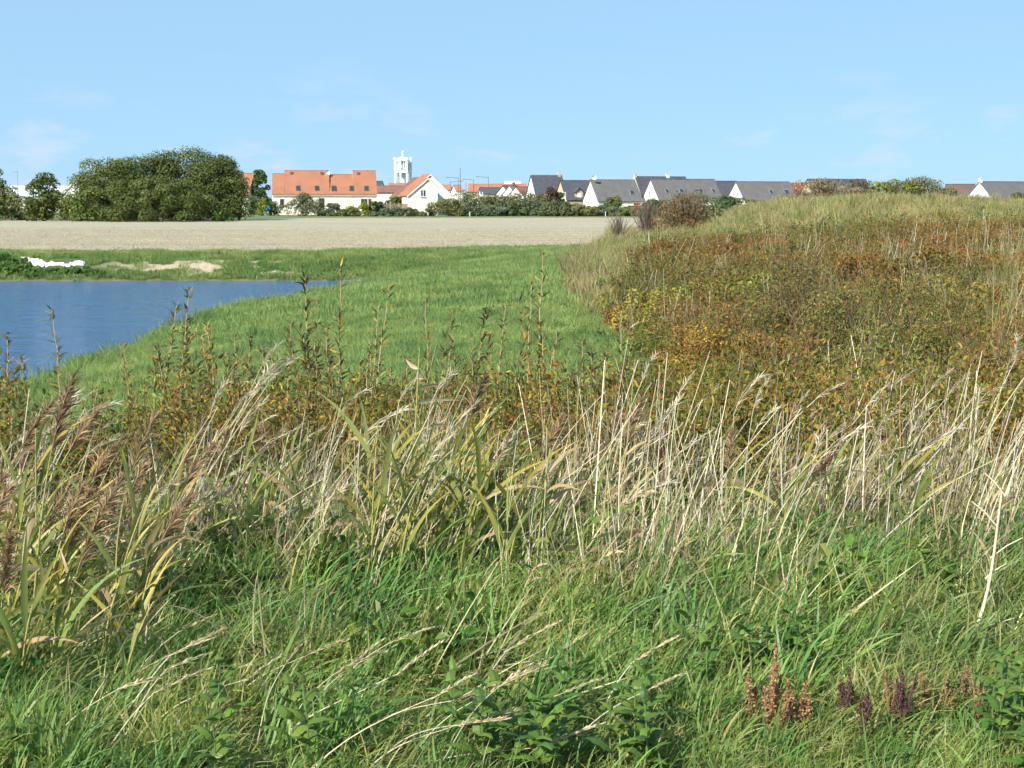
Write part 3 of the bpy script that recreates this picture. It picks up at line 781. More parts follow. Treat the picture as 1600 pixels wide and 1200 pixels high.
# ------------------------------------------------------------------ trees and shrubs beyond the field
def crown_np(r, rx, ry, h, z0, nl, nleaf, ls, pal, lobe=0.42, low=0.0):
    """leaves spread on many overlapping lobes inside a dome"""
    ph = r.random(nl) * 2 * PI
    u = r.random(nl) ** 0.5
    zc = r.random(nl) ** 1.15
    env = np.sqrt(np.clip(1 - (zc * 0.92) ** 2.2, 0.02, 1))
    C = np.stack([np.cos(ph) * u * env * rx * 0.8, np.sin(ph) * u * env * ry * 0.8, z0 + (h - z0) * (0.06 + 0.76 * zc)], 1)
    R = (0.5 + 0.65 * r.random(nl)) * lobe * min(rx, h * 0.62)
    tone = 1 + r.normal(0, 0.13, nl)
    w = R ** 2; k = r.choice(nl, nleaf, p=w / w.sum())
    d = r.normal(size=(nleaf, 3)); d /= np.linalg.norm(d, axis=1)[:, None]
    d[:, 2] = np.where(r.random(nleaf) < 0.35, np.abs(d[:, 2]), d[:, 2])
    rad = R[k] * (0.72 + 0.36 * r.random(nleaf) ** 1.5)
    P = C[k] + d * rad[:, None] * np.array([1, 1, 0.85])
    P[:, 2] = P[:, 2] * h / np.percentile(P[:, 2], 99.0)
    P[:, 0] *= rx / np.percentile(np.abs(P[:, 0]), 98.5)
    P[:, 2] = np.maximum(P[:, 2], low + 0.05 * r.random(nleaf))
    Nn = d + r.normal(0, 0.36, (nleaf, 3)) + np.array([0, 0, 0.2])
    col = pick(pal, nleaf, r, 0.1 if ls > 0.12 else 0.16) * tone[k][:, None] * 1.25
    return leaves(P, Nn, ls * (0.6 + 0.8 * r.random(nleaf)), 0.7, col, r, 0.18, ls < 0.08), C

def tree(name, label, cat, loc, rx, ry, h, z0, nl, nleaf, ls, pal, seed, group=None, lobe=0.42, trunk=True, twigs=0, twigcol=(0.22, 0.17, 0.12)):
    r = np.random.default_rng(seed)
    (v, f, c), C = crown_np(r, rx, ry, h, z0, nl, nleaf, ls, pal, lobe)
    t = thing(name, label, cat, loc, 0, group)
    if twigs:
        a = r.random(twigs) * 2 * PI
        b = np.stack([np.cos(a) * rx * 0.35 * r.random(twigs), np.sin(a) * ry * 0.35 * r.random(twigs), np.zeros(twigs)], 1)
        tv, tf, tcc = ribbons(b, a, h * (0.75 + 0.4 * r.random(twigs)), np.abs(r.normal(0, 0.3, twigs)), r.normal(0.0, 0.4, twigs), np.full(twigs, 0.00036 * loc[1]), r.random(twigs) * 6, 4, pick([twigcol], twigs, r), prof='stalk')
        ob('twigs', mesh_np('twigs', tv, tf, M['shoot'], tcc), t, kind='stuff')
    ob('crown', mesh_np('crown', v, f, M['crown'], c), t)
    if trunk:
        parts = [tube([(0, 0, -0.3), (0.05, 0.02, z0 * 0.6 + 0.2), (0, 0.05, h * 0.55)], [0.035 * h, 0.028 * h, 0.01 * h], 7)]
        for q in C[:6]:
            parts.append(tube([(0, 0, z0 * 0.7 + 0.1), q * np.array([0.5, 0.5, 0.75]), q], [0.016 * h, 0.011 * h, 0.005 * h], 5))
        v, f, c = join_np(parts)
        ob('trunk', mesh_np('trunk', v, f, M['bark']), t)
    return t

OAK = [(0.09, 0.122, 0.03), (0.115, 0.142, 0.034), (0.075, 0.108, 0.03), (0.13, 0.132, 0.042)]
OLIVE = [(0.13, 0.15, 0.05), (0.16, 0.165, 0.055), (0.11, 0.13, 0.05), (0.17, 0.145, 0.06)]
DARK = [(0.06, 0.085, 0.04), (0.075, 0.10, 0.045), (0.085, 0.095, 0.05)]
GREY = [(0.115, 0.145, 0.09), (0.135, 0.165, 0.105), (0.10, 0.125, 0.075)]
GREEN = [(0.06, 0.12, 0.02), (0.09, 0.15, 0.03), (0.05, 0.09, 0.02)]
BRIGHT = [(0.22, 0.26, 0.03), (0.28, 0.27, 0.03), (0.15, 0.2, 0.03)]
def shrub_px(px, pw, ptop, depth, pal, seed, name, label, group=None, nleaf=2200, ls=0.32, z0=0.1, cat='shrub', lobe=0.42, nl=26, twigs=0, flat=0.7, base=None, **kw):
    T = at(px, ptop, depth); rx = pw / 2 / FPX * depth
    zb = h1(T.x, depth) if base is None else base
    return tree(name, label, cat, (T.x, depth, zb), rx, rx * flat, (T.z - zb) / 0.97, z0, nl, nleaf, ls, pal, seed, group, lobe, True, twigs, **kw)

# the big clump: six trees grown together
G = 'trees grown together in the big clump'
for k, (px_, pw, pt, dp, n_, lab) in enumerate([
        (168, 120, 254, 226, 17000, 'outermost green tree of the big clump beside the lone small tree'),
        (225, 172, 247, 229, 20000, 'tall olive green tree in the left half of the big clump'),
        (288, 150, 240, 231, 22000, 'tallest broad tree at the crown of the big clump'),
        (335, 104, 250, 228, 17000, 'dark green tree at the field end of the big clump'),
        (371, 42, 270, 236, 3800, 'small greyish tree at the tail of the big clump beside an orange roof'),
        (250, 190, 282, 219, 22000, 'low spreading tree along the front of the big clump')]):
    shrub_px(px_, pw, pt, dp, OAK if k not in (4,) else DARK + OLIVE, 100 + k, 'clump_tree', lab, G, n_, 0.30, 0.15, 'tree', 0.29, 80, flat=0.6)
shrub_px(132, 62, 296, 221, OAK, 111, 'clump_tree', 'bushy low growth at the foot of the big clump by the lone tree', G, 2400, 0.42, 0.1, 'tree', flat=0.7)
shrub_px(66, 52, 274, 224, OAK, 112, 'small_tree', 'lone small tree with a ragged top left of the big clump', None, 3000, 0.4, 0.4, 'tree', 0.34, 34)
shrub_px(-8, 34, 267, 250, DARK, 113, 'dark_tree', 'dark tree cut by the picture edge above the hedge', None, 1600, 0.42, 1.5, 'tree')
shrub_px(407, 30, 269, 316, DARK + GREEN, 114, 'dark_tree', 'slim dark tree between the clump and the orange terrace', None, 3200, 0.42, 0.4, 'tree', flat=1.0)
G = 'hedge shrubs left of the lone tree'
for k, (px_, pw, pt, dp) in enumerate([(8, 46, 294, 240), (30, 50, 306, 232), (-8, 40, 308, 228), (98, 50, 305, 232), (52, 40, 312, 222), (112, 36, 312, 224)]):
    lab = ['pale yellowish shrub under the dark tree at the picture edge', 'olive hedge shrub beneath the grey barn roof', 'low hedge shrub cut by the picture edge', 'dull green hedge shrub between lone tree and clump', 'low green shrub at the foot of the lone tree', 'dark low shrub touching the big clump'][k]
    shrub_px(px_, pw, pt, dp, OLIVE if k in (0, 1) else OAK, 120 + k, 'hedge_shrub', lab, G, 1300, 0.4)
shrub_px(347, 34, 330, 218, GREEN, 130, 'low_shrub', 'low bright green shrub at the shaded end of the big clump', None, 700, 0.3)
# gardens of the terrace
for k, (px_, pw, pt, dp, pal, lab) in enumerate([
        (410, 20, 312, 300, BRIGHT, 'small clipped yellow green bush beside the blue tarpaulin'),
        (428, 24, 316, 302, GREEN, 'small green bush at the near corner of the terrace'),
        (472, 62, 304, 292, GREY + OLIVE, 'large rounded grey green bush before the orange terrace'),
        (518, 40, 319, 292, GREY, 'lower grey green bush before the terrace doors'),
        (546, 24, 323, 290, BRIGHT, 'small yellow flowering bush in the terrace hedge'),
        (569, 18, 317, 296, BRIGHT, 'bright yellow round bush by the terrace corner'),
        (580, 14, 316, 297, OLIVE, 'brownish round bush between two yellow ones'),
        (588, 12, 316, 298, GREEN, 'clipped green round bush at the end of the terrace'),
        (594, 12, 316, 299, DARK, 'dark conical bush beside the brown fence'),
        (540, 60, 327, 288, OLIVE, 'low hedge below the yellow bushes'),
        (610, 60, 325, 288, GREY, 'low grey hedge in front of the brown fence'),
        (650, 60, 326, 288, DARK + OLIVE, 'low dark hedge at the foot of the weathered gable'),
        (618, 44, 309.5, 318, GREEN, 'clipped green hedge under the dark school windows')]):
    shrub_px(px_, pw, pt, dp, pal, 140 + k, 'garden_bush', lab, 'garden bushes along the terrace', 1100 if pw < 40 else 3000, 0.3 if pw < 40 else 0.34, 0.05)
# the long hedge
G = 'shrubs of the long hedge at the field edge'
HZ = [(700, 60, 313, OLIVE, 'olive shrub at the corner of the wide white gable'), (728, 70, 303, GREY + OLIVE, 'large round grey green hedge shrub below the tall masts'),
      (770, 70, 306, OLIVE, 'olive hedge shrub behind the white post'), (806, 70, 302, GREY + OLIVE, 'big soft green hedge shrub below the small row houses'),
      (842, 66, 305, OLIVE, 'olive hedge shrub below the tall dark slate house'), (826, 60, 316, GREY, 'blue green bush in front of the long hedge'),
      (735, 60, 322, DARK + GREY, 'dark low bush in the hedge near the marker post'), (775, 60, 322, GREY, 'low grey bush in the middle of the hedge'),
      (800, 60, 324, DARK, 'low dark bush in the hedge front'), (870, 60, 316, GREY + OLIVE, 'green bush below the beige gable'),
      (862, 26, 296, [(0.10, 0.05, 0.04), (0.08, 0.06, 0.04)], 'small purple leaved tree before the tall dark slate house'), (873, 20, 303, DARK, 'dark spruce like bush beside the purple leaved tree'),
      (905, 60, 320, OLIVE, 'low olive hedge shrub below the dormer house'), (940, 66, 322, GREY, 'low green hedge shrub below the dish house'),
      (957, 30, 309, GREEN + OLIVE, 'round topped small tree before the dish house wall'), (985, 60, 323, OLIVE, 'low hedge shrub below the red garage door'),
      (1020, 46, 313, GREEN + DARK, 'dark green shrub covering the foot of the white gable'), (1040, 60, 317, OLIVE, 'olive shrub below the four roof windows'),
      (890, 70, 327, DARK, 'lowest dark strip of hedge at the field edge'), (970, 80, 328, OLIVE, 'low ragged hedge strip near the marker post')]
for k, (px_, pw, pt, pal, lab) in enumerate(HZ):
    shrub_px(px_, pw, pt, 290 + (k % 3) * 3 + (6 if pt < 310 else 0), pal, 170 + k, 'hedge_shrub', lab, G, 3600, 0.34, 0.05, flat=0.6, nl=40)
# far tree line
G = 'trees on the skyline beyond the village'
for k in range(16):
    px_ = [5, 40, 75, 150, 200, 600, 735, 900, 1130, 1240, 1380, 1440, 1475, 1550, 1590, 1620][k]
    shrub_px(px_, 90, 297 - (k % 3), 700 + 20 * (k % 5), DARK + OAK, 200 + k, 'skyline_tree', 'distant dark tree on the skyline behind %s' % landmark(px_), G, 500, 1.3, 0.3, 'tree')
# shrubs on the mound and the field side of the thicket
RUST = [(0.20, 0.12, 0.06), (0.17, 0.10, 0.05), (0.15, 0.11, 0.05)]
PINK = [(0.27, 0.20, 0.15), (0.24, 0.18, 0.12), (0.22, 0.19, 0.10)]
LIME = [(0.16, 0.19, 0.04), (0.2, 0.21, 0.05), (0.13, 0.16, 0.04)]
SILV = [(0.19, 0.20, 0.13), (0.16, 0.18, 0.11), (0.21, 0.20, 0.13)]
for (px_, pw, pt, dp, pal, n_, ls, tw_, sd, nm, lab) in [
        (1072, 92, 305, 118, RUST, 3400, 0.17, 260, 300, 'brown_shrub', 'reddish brown twiggy shrub at the end of the stubble field'),
        (1090, 70, 304, 128, DARK + OLIVE, 2600, 0.22, 60, 301, 'dark_shrub', 'dark green shrub directly behind the reddish brown one'),
        (1145, 76, 308, 150, GREY + GREEN, 2600, 0.24, 0, 302, 'green_shrub', 'rounded grey green shrub where the mound meets the houses'),
        (1012, 34, 318, 122, [(0.2, 0.18, 0.14)], 500, 0.12, 260, 303, 'bare_shrub', 'bare grey twiggy shrub at the tip of the field'),
        (966, 22, 338, 116, [(0.24, 0.21, 0.16)], 260, 0.1, 120, 304, 'bare_shrub', 'small bare grey shrub standing in the field grass'),
        (1290, 120, 282, 132, PINK, 3000, 0.17, 420, 305, 'pink_shrub', 'pinkish brown feathery shrub on top of the mound'),
        (1342, 60, 283, 134, OLIVE, 1800, 0.2, 120, 306, 'olive_shrub', 'olive shrub between the pinkish and the lime ones'),
        (1395, 86, 284, 130, LIME, 3000, 0.2, 120, 307, 'lime_shrub', 'yellow green bushy shrub on the mound crest'),
        (1442, 62, 279, 134, SILV, 2600, 0.18, 120, 308, 'silver_shrub', 'pale silvery small tree at the end of the mound crest'),
        (1470, 50, 295, 134, OLIVE, 1200, 0.2, 60, 309, 'olive_shrub', 'low olive shrub below the brown tiled house'),
        (1555, 60, 311, 138, OLIVE, 1500, 0.2, 40, 310, 'olive_shrub', 'low shrub in front of the pale blue white gable'),
        (1592, 44, 303, 140, DARK + OLIVE, 1400, 0.2, 40, 311, 'dark_shrub', 'dark shrub at the picture edge before the last grey roof')]:
    shrub_px(px_, pw, pt, dp, pal, sd, nm, lab, None, n_, ls, 0.1, twigs=tw_, nl=30)

# ------------------------------------------------------------------ scattered ground cover
def proto_collection(name, meshes):
    c = bpy.data.collections.new(name)
    for k, me in enumerate(meshes):
        o = bpy.data.objects.new('%s_%02d' % (name, k), me); c.objects.link(o)
    return c

def scatter(name, label, cat, P, rot, scl, protos, idx=None):
    n = len(P)
    me = bpy.data.meshes.new(name)
    me.vertices.add(n); me.vertices.foreach_set('co', np.asarray(P, np.float32).ravel())
    a = me.attributes.new('rot', 'FLOAT_VECTOR', 'POINT'); a.data.foreach_set('vector', np.asarray(rot, np.float32).ravel())
    a = me.attributes.new('scl', 'FLOAT_VECTOR', 'POINT'); a.data.foreach_set('vector', np.asarray(scl, np.float32).ravel())
    a = me.attributes.new('idx', 'INT', 'POINT')
    a.data.foreach_set('value', (rng.integers(0, len(protos), n) if idx is None else idx).astype(np.int32))
    col = proto_collection(name + '_tufts', protos)
    ng = bpy.data.node_groups.new(name, 'GeometryNodeTree')
    ng.interface.new_socket('Geometry', in_out='INPUT', socket_type='NodeSocketGeometry')
    ng.interface.new_socket('Geometry', in_out='OUTPUT', socket_type='NodeSocketGeometry')
    N, L = ng.nodes, ng.links
    gi, go = N.new('NodeGroupInput'), N.new('NodeGroupOutput')
    ci = N.new('GeometryNodeCollectionInfo'); ci.inputs['Collection'].default_value = col
    ci.inputs['Separate Children'].default_value = True; ci.inputs['Reset Children'].default_value = True
    ip = N.new('GeometryNodeInstanceOnPoints'); ip.inputs['Pick Instance'].default_value = True
    def attr(nm, ty):
        q = N.new('GeometryNodeInputNamedAttribute'); q.data_type = ty; q.inputs['Name'].default_value = nm; return q.outputs['Attribute']
    L.new(gi.outputs[0], ip.inputs['Points']); L.new(ci.outputs[0], ip.inputs['Instance'])
    L.new(attr('idx', 'INT'), ip.inputs['Instance Index'])
    L.new(attr('rot', 'FLOAT_VECTOR'), ip.inputs['Rotation']); L.new(attr('scl', 'FLOAT_VECTOR'), ip.inputs['Scale'])
    L.new(ip.outputs[0], go.inputs[0])
    o = ob(name, me, kind='stuff', label=label, category=cat)
    md = o.modifiers.new('scatter', 'NODES'); md.node_group = ng
    return o

def tuft(name, seed, n, rad, L, w, lean, bend, pal, mat, segs=3, tip=None, azb=None, azs=1.0, prof='blade', jit=0.16):
    r = np.random.default_rng(seed)
    a = r.random(n) * 2 * PI; q = rad * np.sqrt(r.random(n))
    base = np.stack([np.cos(a) * q, np.sin(a) * q, np.full(n, -0.02)], 1)
    az = r.random(n) * 2 * PI if azb is None else azb + r.normal(0, azs, n)
    c0 = pick(pal, n, r, jit); c1 = c0 if tip is None else pick(tip, n, r, jit)
    v, f, c = ribbons(base, az, L[0] + (L[1] - L[0]) * r.random(n), lean[0] + (lean[1] - lean[0]) * r.random(n), bend[0] + (bend[1] - bend[0]) * r.random(n),
                      w * (0.6 + 0.8 * r.random(n)), r.random(n) * PI, segs, c0, c1, prof, r=r)
    return mesh_np(name, v, f, mat, c)

def leafy(name, seed, n, rad, h, nleaf, ls, asp, pal, mat, stemcol=(0.2, 0.14, 0.06)):
    """a knot of short stems with leaves along them"""
    r = np.random.default_rng(seed)
    a = r.random(n) * 2 * PI; q = rad * np.sqrt(r.random(n))
    base = np.stack([np.cos(a) * q, np.sin(a) * q, np.full(n, -0.02)], 1)
    L = h * (0.6 + 0.6 * r.random(n)); ln = r.normal(0, 0.28, n)
    s = ribbons(base, r.random(n) * 2 * PI, L, ln, r.normal(0, 0.3, n), np.full(n, 0.008), r.random(n) * PI, 3, pick([stemcol], n, r), prof='stalk', r=r)
    cen = s[0].reshape(n, 4, 2, 3).mean(2)
    k = r.integers(0, n, nleaf); t = (r.random(nleaf) ** 0.75) * 2.999
    i = t.astype(int); fr = (t - i)[:, None]
    P = cen[k, i] * (1 - fr) + cen[k, i + 1] * fr + r.normal(0, ls * 0.8, (nleaf, 3))
    P[:, 2] = np.maximum(P[:, 2], 0.01)
    Nn = r.normal(size=(nleaf, 3)) * 0.8 + np.array([0, 0, 0.7])
    lv = leaves(P, Nn, ls * (0.6 + 0.8 * r.random(nleaf)), asp, pick(pal, nleaf, r, 0.2), r, 0.15, True)
    v, f, c = join_np([s, lv])
    return mesh_np(name, v, f, mat, c)

def spread_pts(n, x0, x1, y0, y1, keep, r=rng, pad=1.04):
    """points over a wedge in view, filtered by keep(x, y)"""
    y = y0 + (y1 - y0) * r.random(n); x = x0 + (x1 - x0) * r.random(n)
    m_ = (np.abs(x) < 0.375 * pad * y + 1.2) & keep(x, y)
    x, y = x[m_], y[m_]
    return np.stack([x, y, H(x, y)], 1)

def rots(n, rz=PI, tilt=0.1, bias=0.0):
    return np.stack([rng.normal(0, tilt, n), rng.normal(0, tilt, n), bias + (rng.random(n) * 2 - 1) * rz], 1)
def scls(n, a, b, zv=0.2):
    s = a + (b - a) * rng.random(n)
    return np.stack([s, s, s * (1 + rng.normal(0, zv, n)).clip(0.5, 1.7)], 1)

GRASS = [(0.155, 0.265, 0.07), (0.19, 0.295, 0.075), (0.13, 0.23, 0.065), (0.215, 0.295, 0.085)]
GRASS_TIP = [(0.195, 0.31, 0.09), (0.235, 0.34, 0.105), (0.31, 0.35, 0.15)]
STRAW = [(0.52, 0.46, 0.27), (0.44, 0.38, 0.20), (0.58, 0.53, 0.36), (0.36, 0.31, 0.15)]

def in_bank(x, y):
    d = np.maximum(x - shore_x(y), (y - far_shore(x)) * 1.9)
    return (d > 0.05) & (x < thicket_edge(y) + 0.8)
pb = [tuft('bank_tuft', 400 + k, 70, 0.22, (0.15, 0.32), 0.011, (0.0, 0.5), (0.3, 1.3), GRASS, M['bank'], 3, GRASS_TIP) for k in range(5)]
P = spread_pts(17000, -20, 6, 17, 46, in_bank)
P = np.concatenate([P, spread_pts(3500, -9, 0, 9, 20, lambda x, y: x < -0.235 * y)])
P = np.concatenate([P, spread_pts(9000, -14, -2, 20, 40, lambda x, y: in_bank(x, y))])
scatter('bank_grass', 'short lush green grass on the slope beside the pond', 'grass', P, rots(len(P)), scls(len(P), 0.7, 1.25), pb)
pbf = [tuft('bank_tuft_far', 420 + k, 50, 0.36, (0.15, 0.31), 0.024, (0.0, 0.5), (0.3, 1.2), GRASS, M['bank'], 2, GRASS_TIP) for k in range(4)]
def in_far_bank(x, y):
    d = y - far_shore(x)
    sc_ = 0.85 * sstep(0.46, 0.55, fbm(x * 0.45 + 3, y * 0.9)) * sstep(0.3, 1.4, d) * (1 - sstep(3.4, 5.0, d)) * (x > -28) * (x < -10.5)
    zz_ = H(x, y); fw = y * math.cos(PITCH) + (EYE - zz_) * math.sin(PITCH)
    px_ = 800 + FPX * x / fw; py_ = 310 + FPX * (EYE - zz_) / y
    chalk = (px_ > 30) & (px_ < 136) & (py_ > 402) & (py_ < 429)
    return in_bank(x, y) & ~chalk & (sc_ < rng.random(len(x)) * 0.8 + 0.1) & (y < 94.3 + 9.8 * sstep(-14, 2, x) + 4.5 * (fbm(x * 0.5, y * 0.3) - 0.5) + 1.5 * rng.random(len(x))) & ~((d > 0) & (d < 0.5) & (rng.random(len(x)) < 0.6) & (x < -8))
P = spread_pts(19000, -42, 8, 44, 106, in_far_bank)
P = np.concatenate([P, spread_pts(6000, -40, 4, 88, 97, in_far_bank)])
scatter('far_bank_grass', 'green grass on the far slope and the opposite pond bank', 'grass', P, rots(len(P)), scls(len(P), 0.7, 1.2), pbf)
ysh = 24 + 62 * rng.random(900); xsh = shore_x(ysh) + rng.random(900) ** 1.6 * 0.9 + 0.02
Ps = np.stack([xsh, ysh, H(xsh, ysh)], 1)
scatter('shore_sedge', 'taller uneven sedge tufts along the near pond shore', 'sedge', Ps, rots(900, tilt=0.2), scls(900, 0.6, 1.9, 0.35), pb)
# stubble
ps = [tuft('stubble_tuft', 440 + k, 14, 0.5, (0.04, 0.09), 0.022, (0.1, 0.9), (0.0, 0.6), [(0.44, 0.36, 0.25), (0.38, 0.31, 0.20), (0.48, 0.41, 0.30), (0.28, 0.23, 0.15)], M['straw'], 1) for k in range(4)]
P = spread_pts(36000, -62, 20, 95, 170, lambda x, y: (y > 95 + 10 * sstep(-14, 2, x)) & (x < thicket_edge(y) - 1) & (rng.random(len(x)) < (1.2 - (y - 95) / 80)))
P[:, 2] = 0.05
scatter('stubble', 'short pale straw stubble on the harvested field', 'stubble', P, rots(len(P)), scls(len(P), 0.8, 1.4), ps)
# reed grass on the mound and along the edge of the thicket
DUNE = [(0.16, 0.19, 0.05), (0.29, 0.27, 0.09), (0.24, 0.25, 0.075), (0.36, 0.32, 0.13), (0.18, 0.21, 0.06)]
DUNE_TIP = [(0.36, 0.31, 0.16), (0.28, 0.26, 0.11), (0.42, 0.36, 0.22)]
pd = [tuft('mound_tuft', 460 + k, 46, 0.5, (0.35, 0.85), 0.03, (0.0, 0.6), (0.2, 1.2), DUNE, M['dune'], 3, DUNE_TIP) for k in range(5)]
def on_mound(x, y):
    e = thicket_edge(y)
    top = 72 + 0.35 * np.clip(x - 8, 0, 20) + 5 * (fbm(x * 0.2, y * 0.1) - 0.5)
    return (x > e - 0.5) & ((y > top) | ((x < e + 0.6 + 2.6 * sstep(42, 58, y) + 0.05 * np.clip(y - 60, 0, None)) & (y > 40)))
P = np.concatenate([spread_pts(15000, 2, 62, 56, 150, on_mound), spread_pts(3500, 1, 9, 40, 85, on_mound)])
scatter('mound_grass', 'tall pale yellow green reed grass covering the mound', 'grass', P, rots(len(P), tilt=0.25), scls(len(P), 0.5, 1.0, 0.3) * (0.35 + 1.35 * fbm(P[:, 0] * 0.55, P[:, 1] * 0.4))[:, None], pd)
def pale_patch(x, y):
    return (y > 20) & (y < 46) & (x > 0.295 * y + 0.3 + 3.0 * (fbm(y * 0.3, x * 0.3) - 0.5))
pp = [tuft('pale_tuft', 480 + k, 44, 0.3, (0.6, 1.25), 0.014, (0.0, 0.3), (0.0, 0.7), [(0.20, 0.20, 0.07), (0.15, 0.165, 0.05), (0.40, 0.34, 0.22), (0.3, 0.24, 0.12)], M['dune'], 3, [(0.32, 0.29, 0.14), (0.48, 0.43, 0.31), (0.2, 0.21, 0.07), (0.38, 0.32, 0.2)]) for k in range(4)]
P = spread_pts(1700, 5, 20, 18, 48, pale_patch)
scatter('pale_reed_grass', 'pale dry reed grass patch inside the rust coloured thicket', 'grass', P, rots(len(P), tilt=0.28), scls(len(P), 0.45, 1.1, 0.3) * (0.4 + 1.2 * fbm(P[:, 0] * 0.9, P[:, 1] * 0.9))[:, None], pp)
# undergrowth on the bank behind the reeds
OCHRE = [(0.17, 0.19, 0.035), (0.13, 0.165, 0.03), (0.23, 0.185, 0.04), (0.29, 0.18, 0.03), (0.18, 0.13, 0.045), (0.28, 0.26, 0.05), (0.14, 0.17, 0.035)]
pu = [leafy('undergrowth_knot', 500 + k, 14, 0.24, 0.55, 420, 0.031, 0.42, OCHRE, M['under']) for k in range(6)]
def under_keep(x, y):
    left_gap = (x < -0.25 * y) & (y > 8.3)
    g = (y > 15) & (x < 0.02 * y - 1)
    return ~left_gap & ~g
P = spread_pts(3300, -9, 9, 7.6, 19.5, under_keep)
P = np.concatenate([P, spread_pts(2600, 1.5, 14, 9, 32, lambda x, y: (x > thicket_edge(y) - 0.5))])
scatter('undergrowth', 'tangled olive and ochre weeds below the leafy shoots', 'undergrowth', P, rots(len(P), tilt=0.15), scls(len(P), 0.7, 1.3), pu)

# foreground meadow grass: leans with the wind
ME = [(0.205, 0.28, 0.05), (0.25, 0.315, 0.06), (0.155, 0.235, 0.045), (0.32, 0.345, 0.085)]
ME_T = [(0.22, 0.32, 0.08), (0.29, 0.36, 0.115), (0.44, 0.42, 0.21)]
pm = [tuft('meadow_tuft', 520 + k, 60, 0.16, (0.11, 0.29), 0.0075, (0.1, 1.1), (0.3, 1.5), ME, M['meadow'], 5, ME_T, 0.0, 1.1) for k in range(6)]
pm += [tuft('meadow_tuft_broad', 530 + k, 34, 0.14, (0.16, 0.36), 0.011, (0.1, 0.9), (0.4, 1.5), [(0.12, 0.24, 0.06), (0.16, 0.27, 0.06)], M['meadow'], 5, [(0.16, 0.29, 0.08)], 0.2, 1.0) for k in range(3)]
P = spread_pts(7200, -4.5, 4.5, 2.9, 9.5, lambda x, y: (y < 5.7 + 0.5 * np.sin(x * 1.3) + np.clip(x, 0, 4) * 0.12) | (rng.random(len(x)) < 0.22))
sc0 = scls(len(P), 0.6, 1.15) * np.where((P[:, 1] < 4.15) & (P[:, 0] > 0.15 * P[:, 1]), 0.7, 1.0)[:, None] * (0.62 + 0.38 * sstep(3.6, 5.2, P[:, 1]))[:, None] * (0.75 + 0.5 * fbm(P[:, 0] * 1.4, P[:, 1] * 1.4))[:, None]
scatter('meadow_grass', 'tangled green grass covering the near bank', 'grass', P, rots(len(P), 0.9, 0.2), sc0, pm)
Pf = spread_pts(420, 0.4, 2.6, 3.3, 4.7, lambda x, y: x > -9)
scatter('short_grass', 'short green grass around the foot of the docks', 'grass', Pf, rots(len(Pf), 0.9, 0.3), scls(len(Pf), 0.35, 0.6), pm)
# matted straw between the reeds
pst = [tuft('straw_tuft', 540 + k, 34, 0.16, (0.2, 0.6), 0.006, (0.1, 1.2), (0.0, 0.9), STRAW + [(0.24, 0.17, 0.08), (0.18, 0.19, 0.06), (0.14, 0.17, 0.05)], M['straw'], 4, None, 0.0, 0.9) for k in range(6)]
P = spread_pts(1050, -4.5, 5, 5.0, 11.5, lambda x, y: rng.random(len(x)) < sstep(5.0, 6.6, y + 0.3 * np.sin(x * 2.2)))
P = np.concatenate([P, spread_pts(46, -4, 4, 3.8, 5.6, lambda x, y: x > -9)])
scatter('matted_straw', 'matted pale dead stems among the reeds', 'straw', P, rots(len(P), 0.9, 0.25), scls(len(P), 0.5, 1.05), pst)
pss = []
for k in range(6):
    a_ = np.random.default_rng(580 + k)
    n = 15
    b_ = np.stack([a_.normal(0, 0.1, n), a_.normal(0, 0.1, n), np.full(n, -0.02)], 1)
    st_ = ribbons(b_, a_.normal(0, 1.0, n), 0.45 + 0.5 * a_.random(n), np.abs(a_.normal(0.12, 0.16, n)), a_.normal(0.15, 0.25, n), 0.006 + 0.003 * a_.random(n), a_.random(n) * PI, 5, pick([(0.52, 0.47, 0.33), (0.44, 0.37, 0.22), (0.58, 0.54, 0.42), (0.32, 0.25, 0.13)], n, a_), prof='stalk', r=a_)
    n = 16
    b_ = np.stack([a_.normal(0, 0.1, n), a_.normal(0, 0.1, n), 0.3 * a_.random(n)], 1)
    lf_ = ribbons(b_, a_.normal(0, 1.4, n), 0.15 + 0.25 * a_.random(n), a_.uniform(0.2, 1.4, n), a_.uniform(0.2, 1.6, n), 0.010 + 0.012 * a_.random(n), a_.random(n) * PI, 5, pick([(0.42, 0.31, 0.17), (0.33, 0.22, 0.11), (0.50, 0.41, 0.25), (0.22, 0.26, 0.08), (0.18, 0.24, 0.06), (0.26, 0.3, 0.1), (0.2, 0.13, 0.07)], n, a_), prof='leaf', r=a_)
    pss.append(mesh_np('standing_straw_tuft', *join_np([st_, lf_])[:2], M['straw'], join_np([st_, lf_])[2]))
P = spread_pts(1000, -4.6, 5.2, 5.0, 9.0, lambda x, y: rng.random(len(x)) < 0.8 * sstep(5.0, 6.4, y + 0.35 * np.sin(x * 2.2)) * (0.15 + 0.85 * sstep(0.38, 0.62, fbm(x * 1.3, y * 1.3))) * (0.35 + 0.65 * sstep(-0.22, -0.05, x / y)))
scatter('standing_straw', 'upright pale dead stems and curled leaves in a band across the bank', 'straw', P, rots(len(P), 0.9, 0.16, 0.0), scls(len(P), 0.38, 0.88), pss)
# low broad-leaved herbs in the near grass
ph_ = [leafy('herb_knot', 560 + k, 9, 0.12, 0.16, 70, 0.034, 0.6, [(0.055, 0.13, 0.02), (0.09, 0.17, 0.025), (0.14, 0.18, 0.03)], M['herb'], (0.08, 0.12, 0.03)) for k in range(4)]
P = spread_pts(300, -3.5, 4.2, 4.2, 8.5, lambda x, y: fbm(x * 1.1 + 2, y * 1.1) > 0.5)
scatter('low_herbs', 'small broad leaved herbs mixed into the near grass', 'herbs', P, rots(len(P), tilt=0.2), scls(len(P), 0.7, 1.4), ph_)

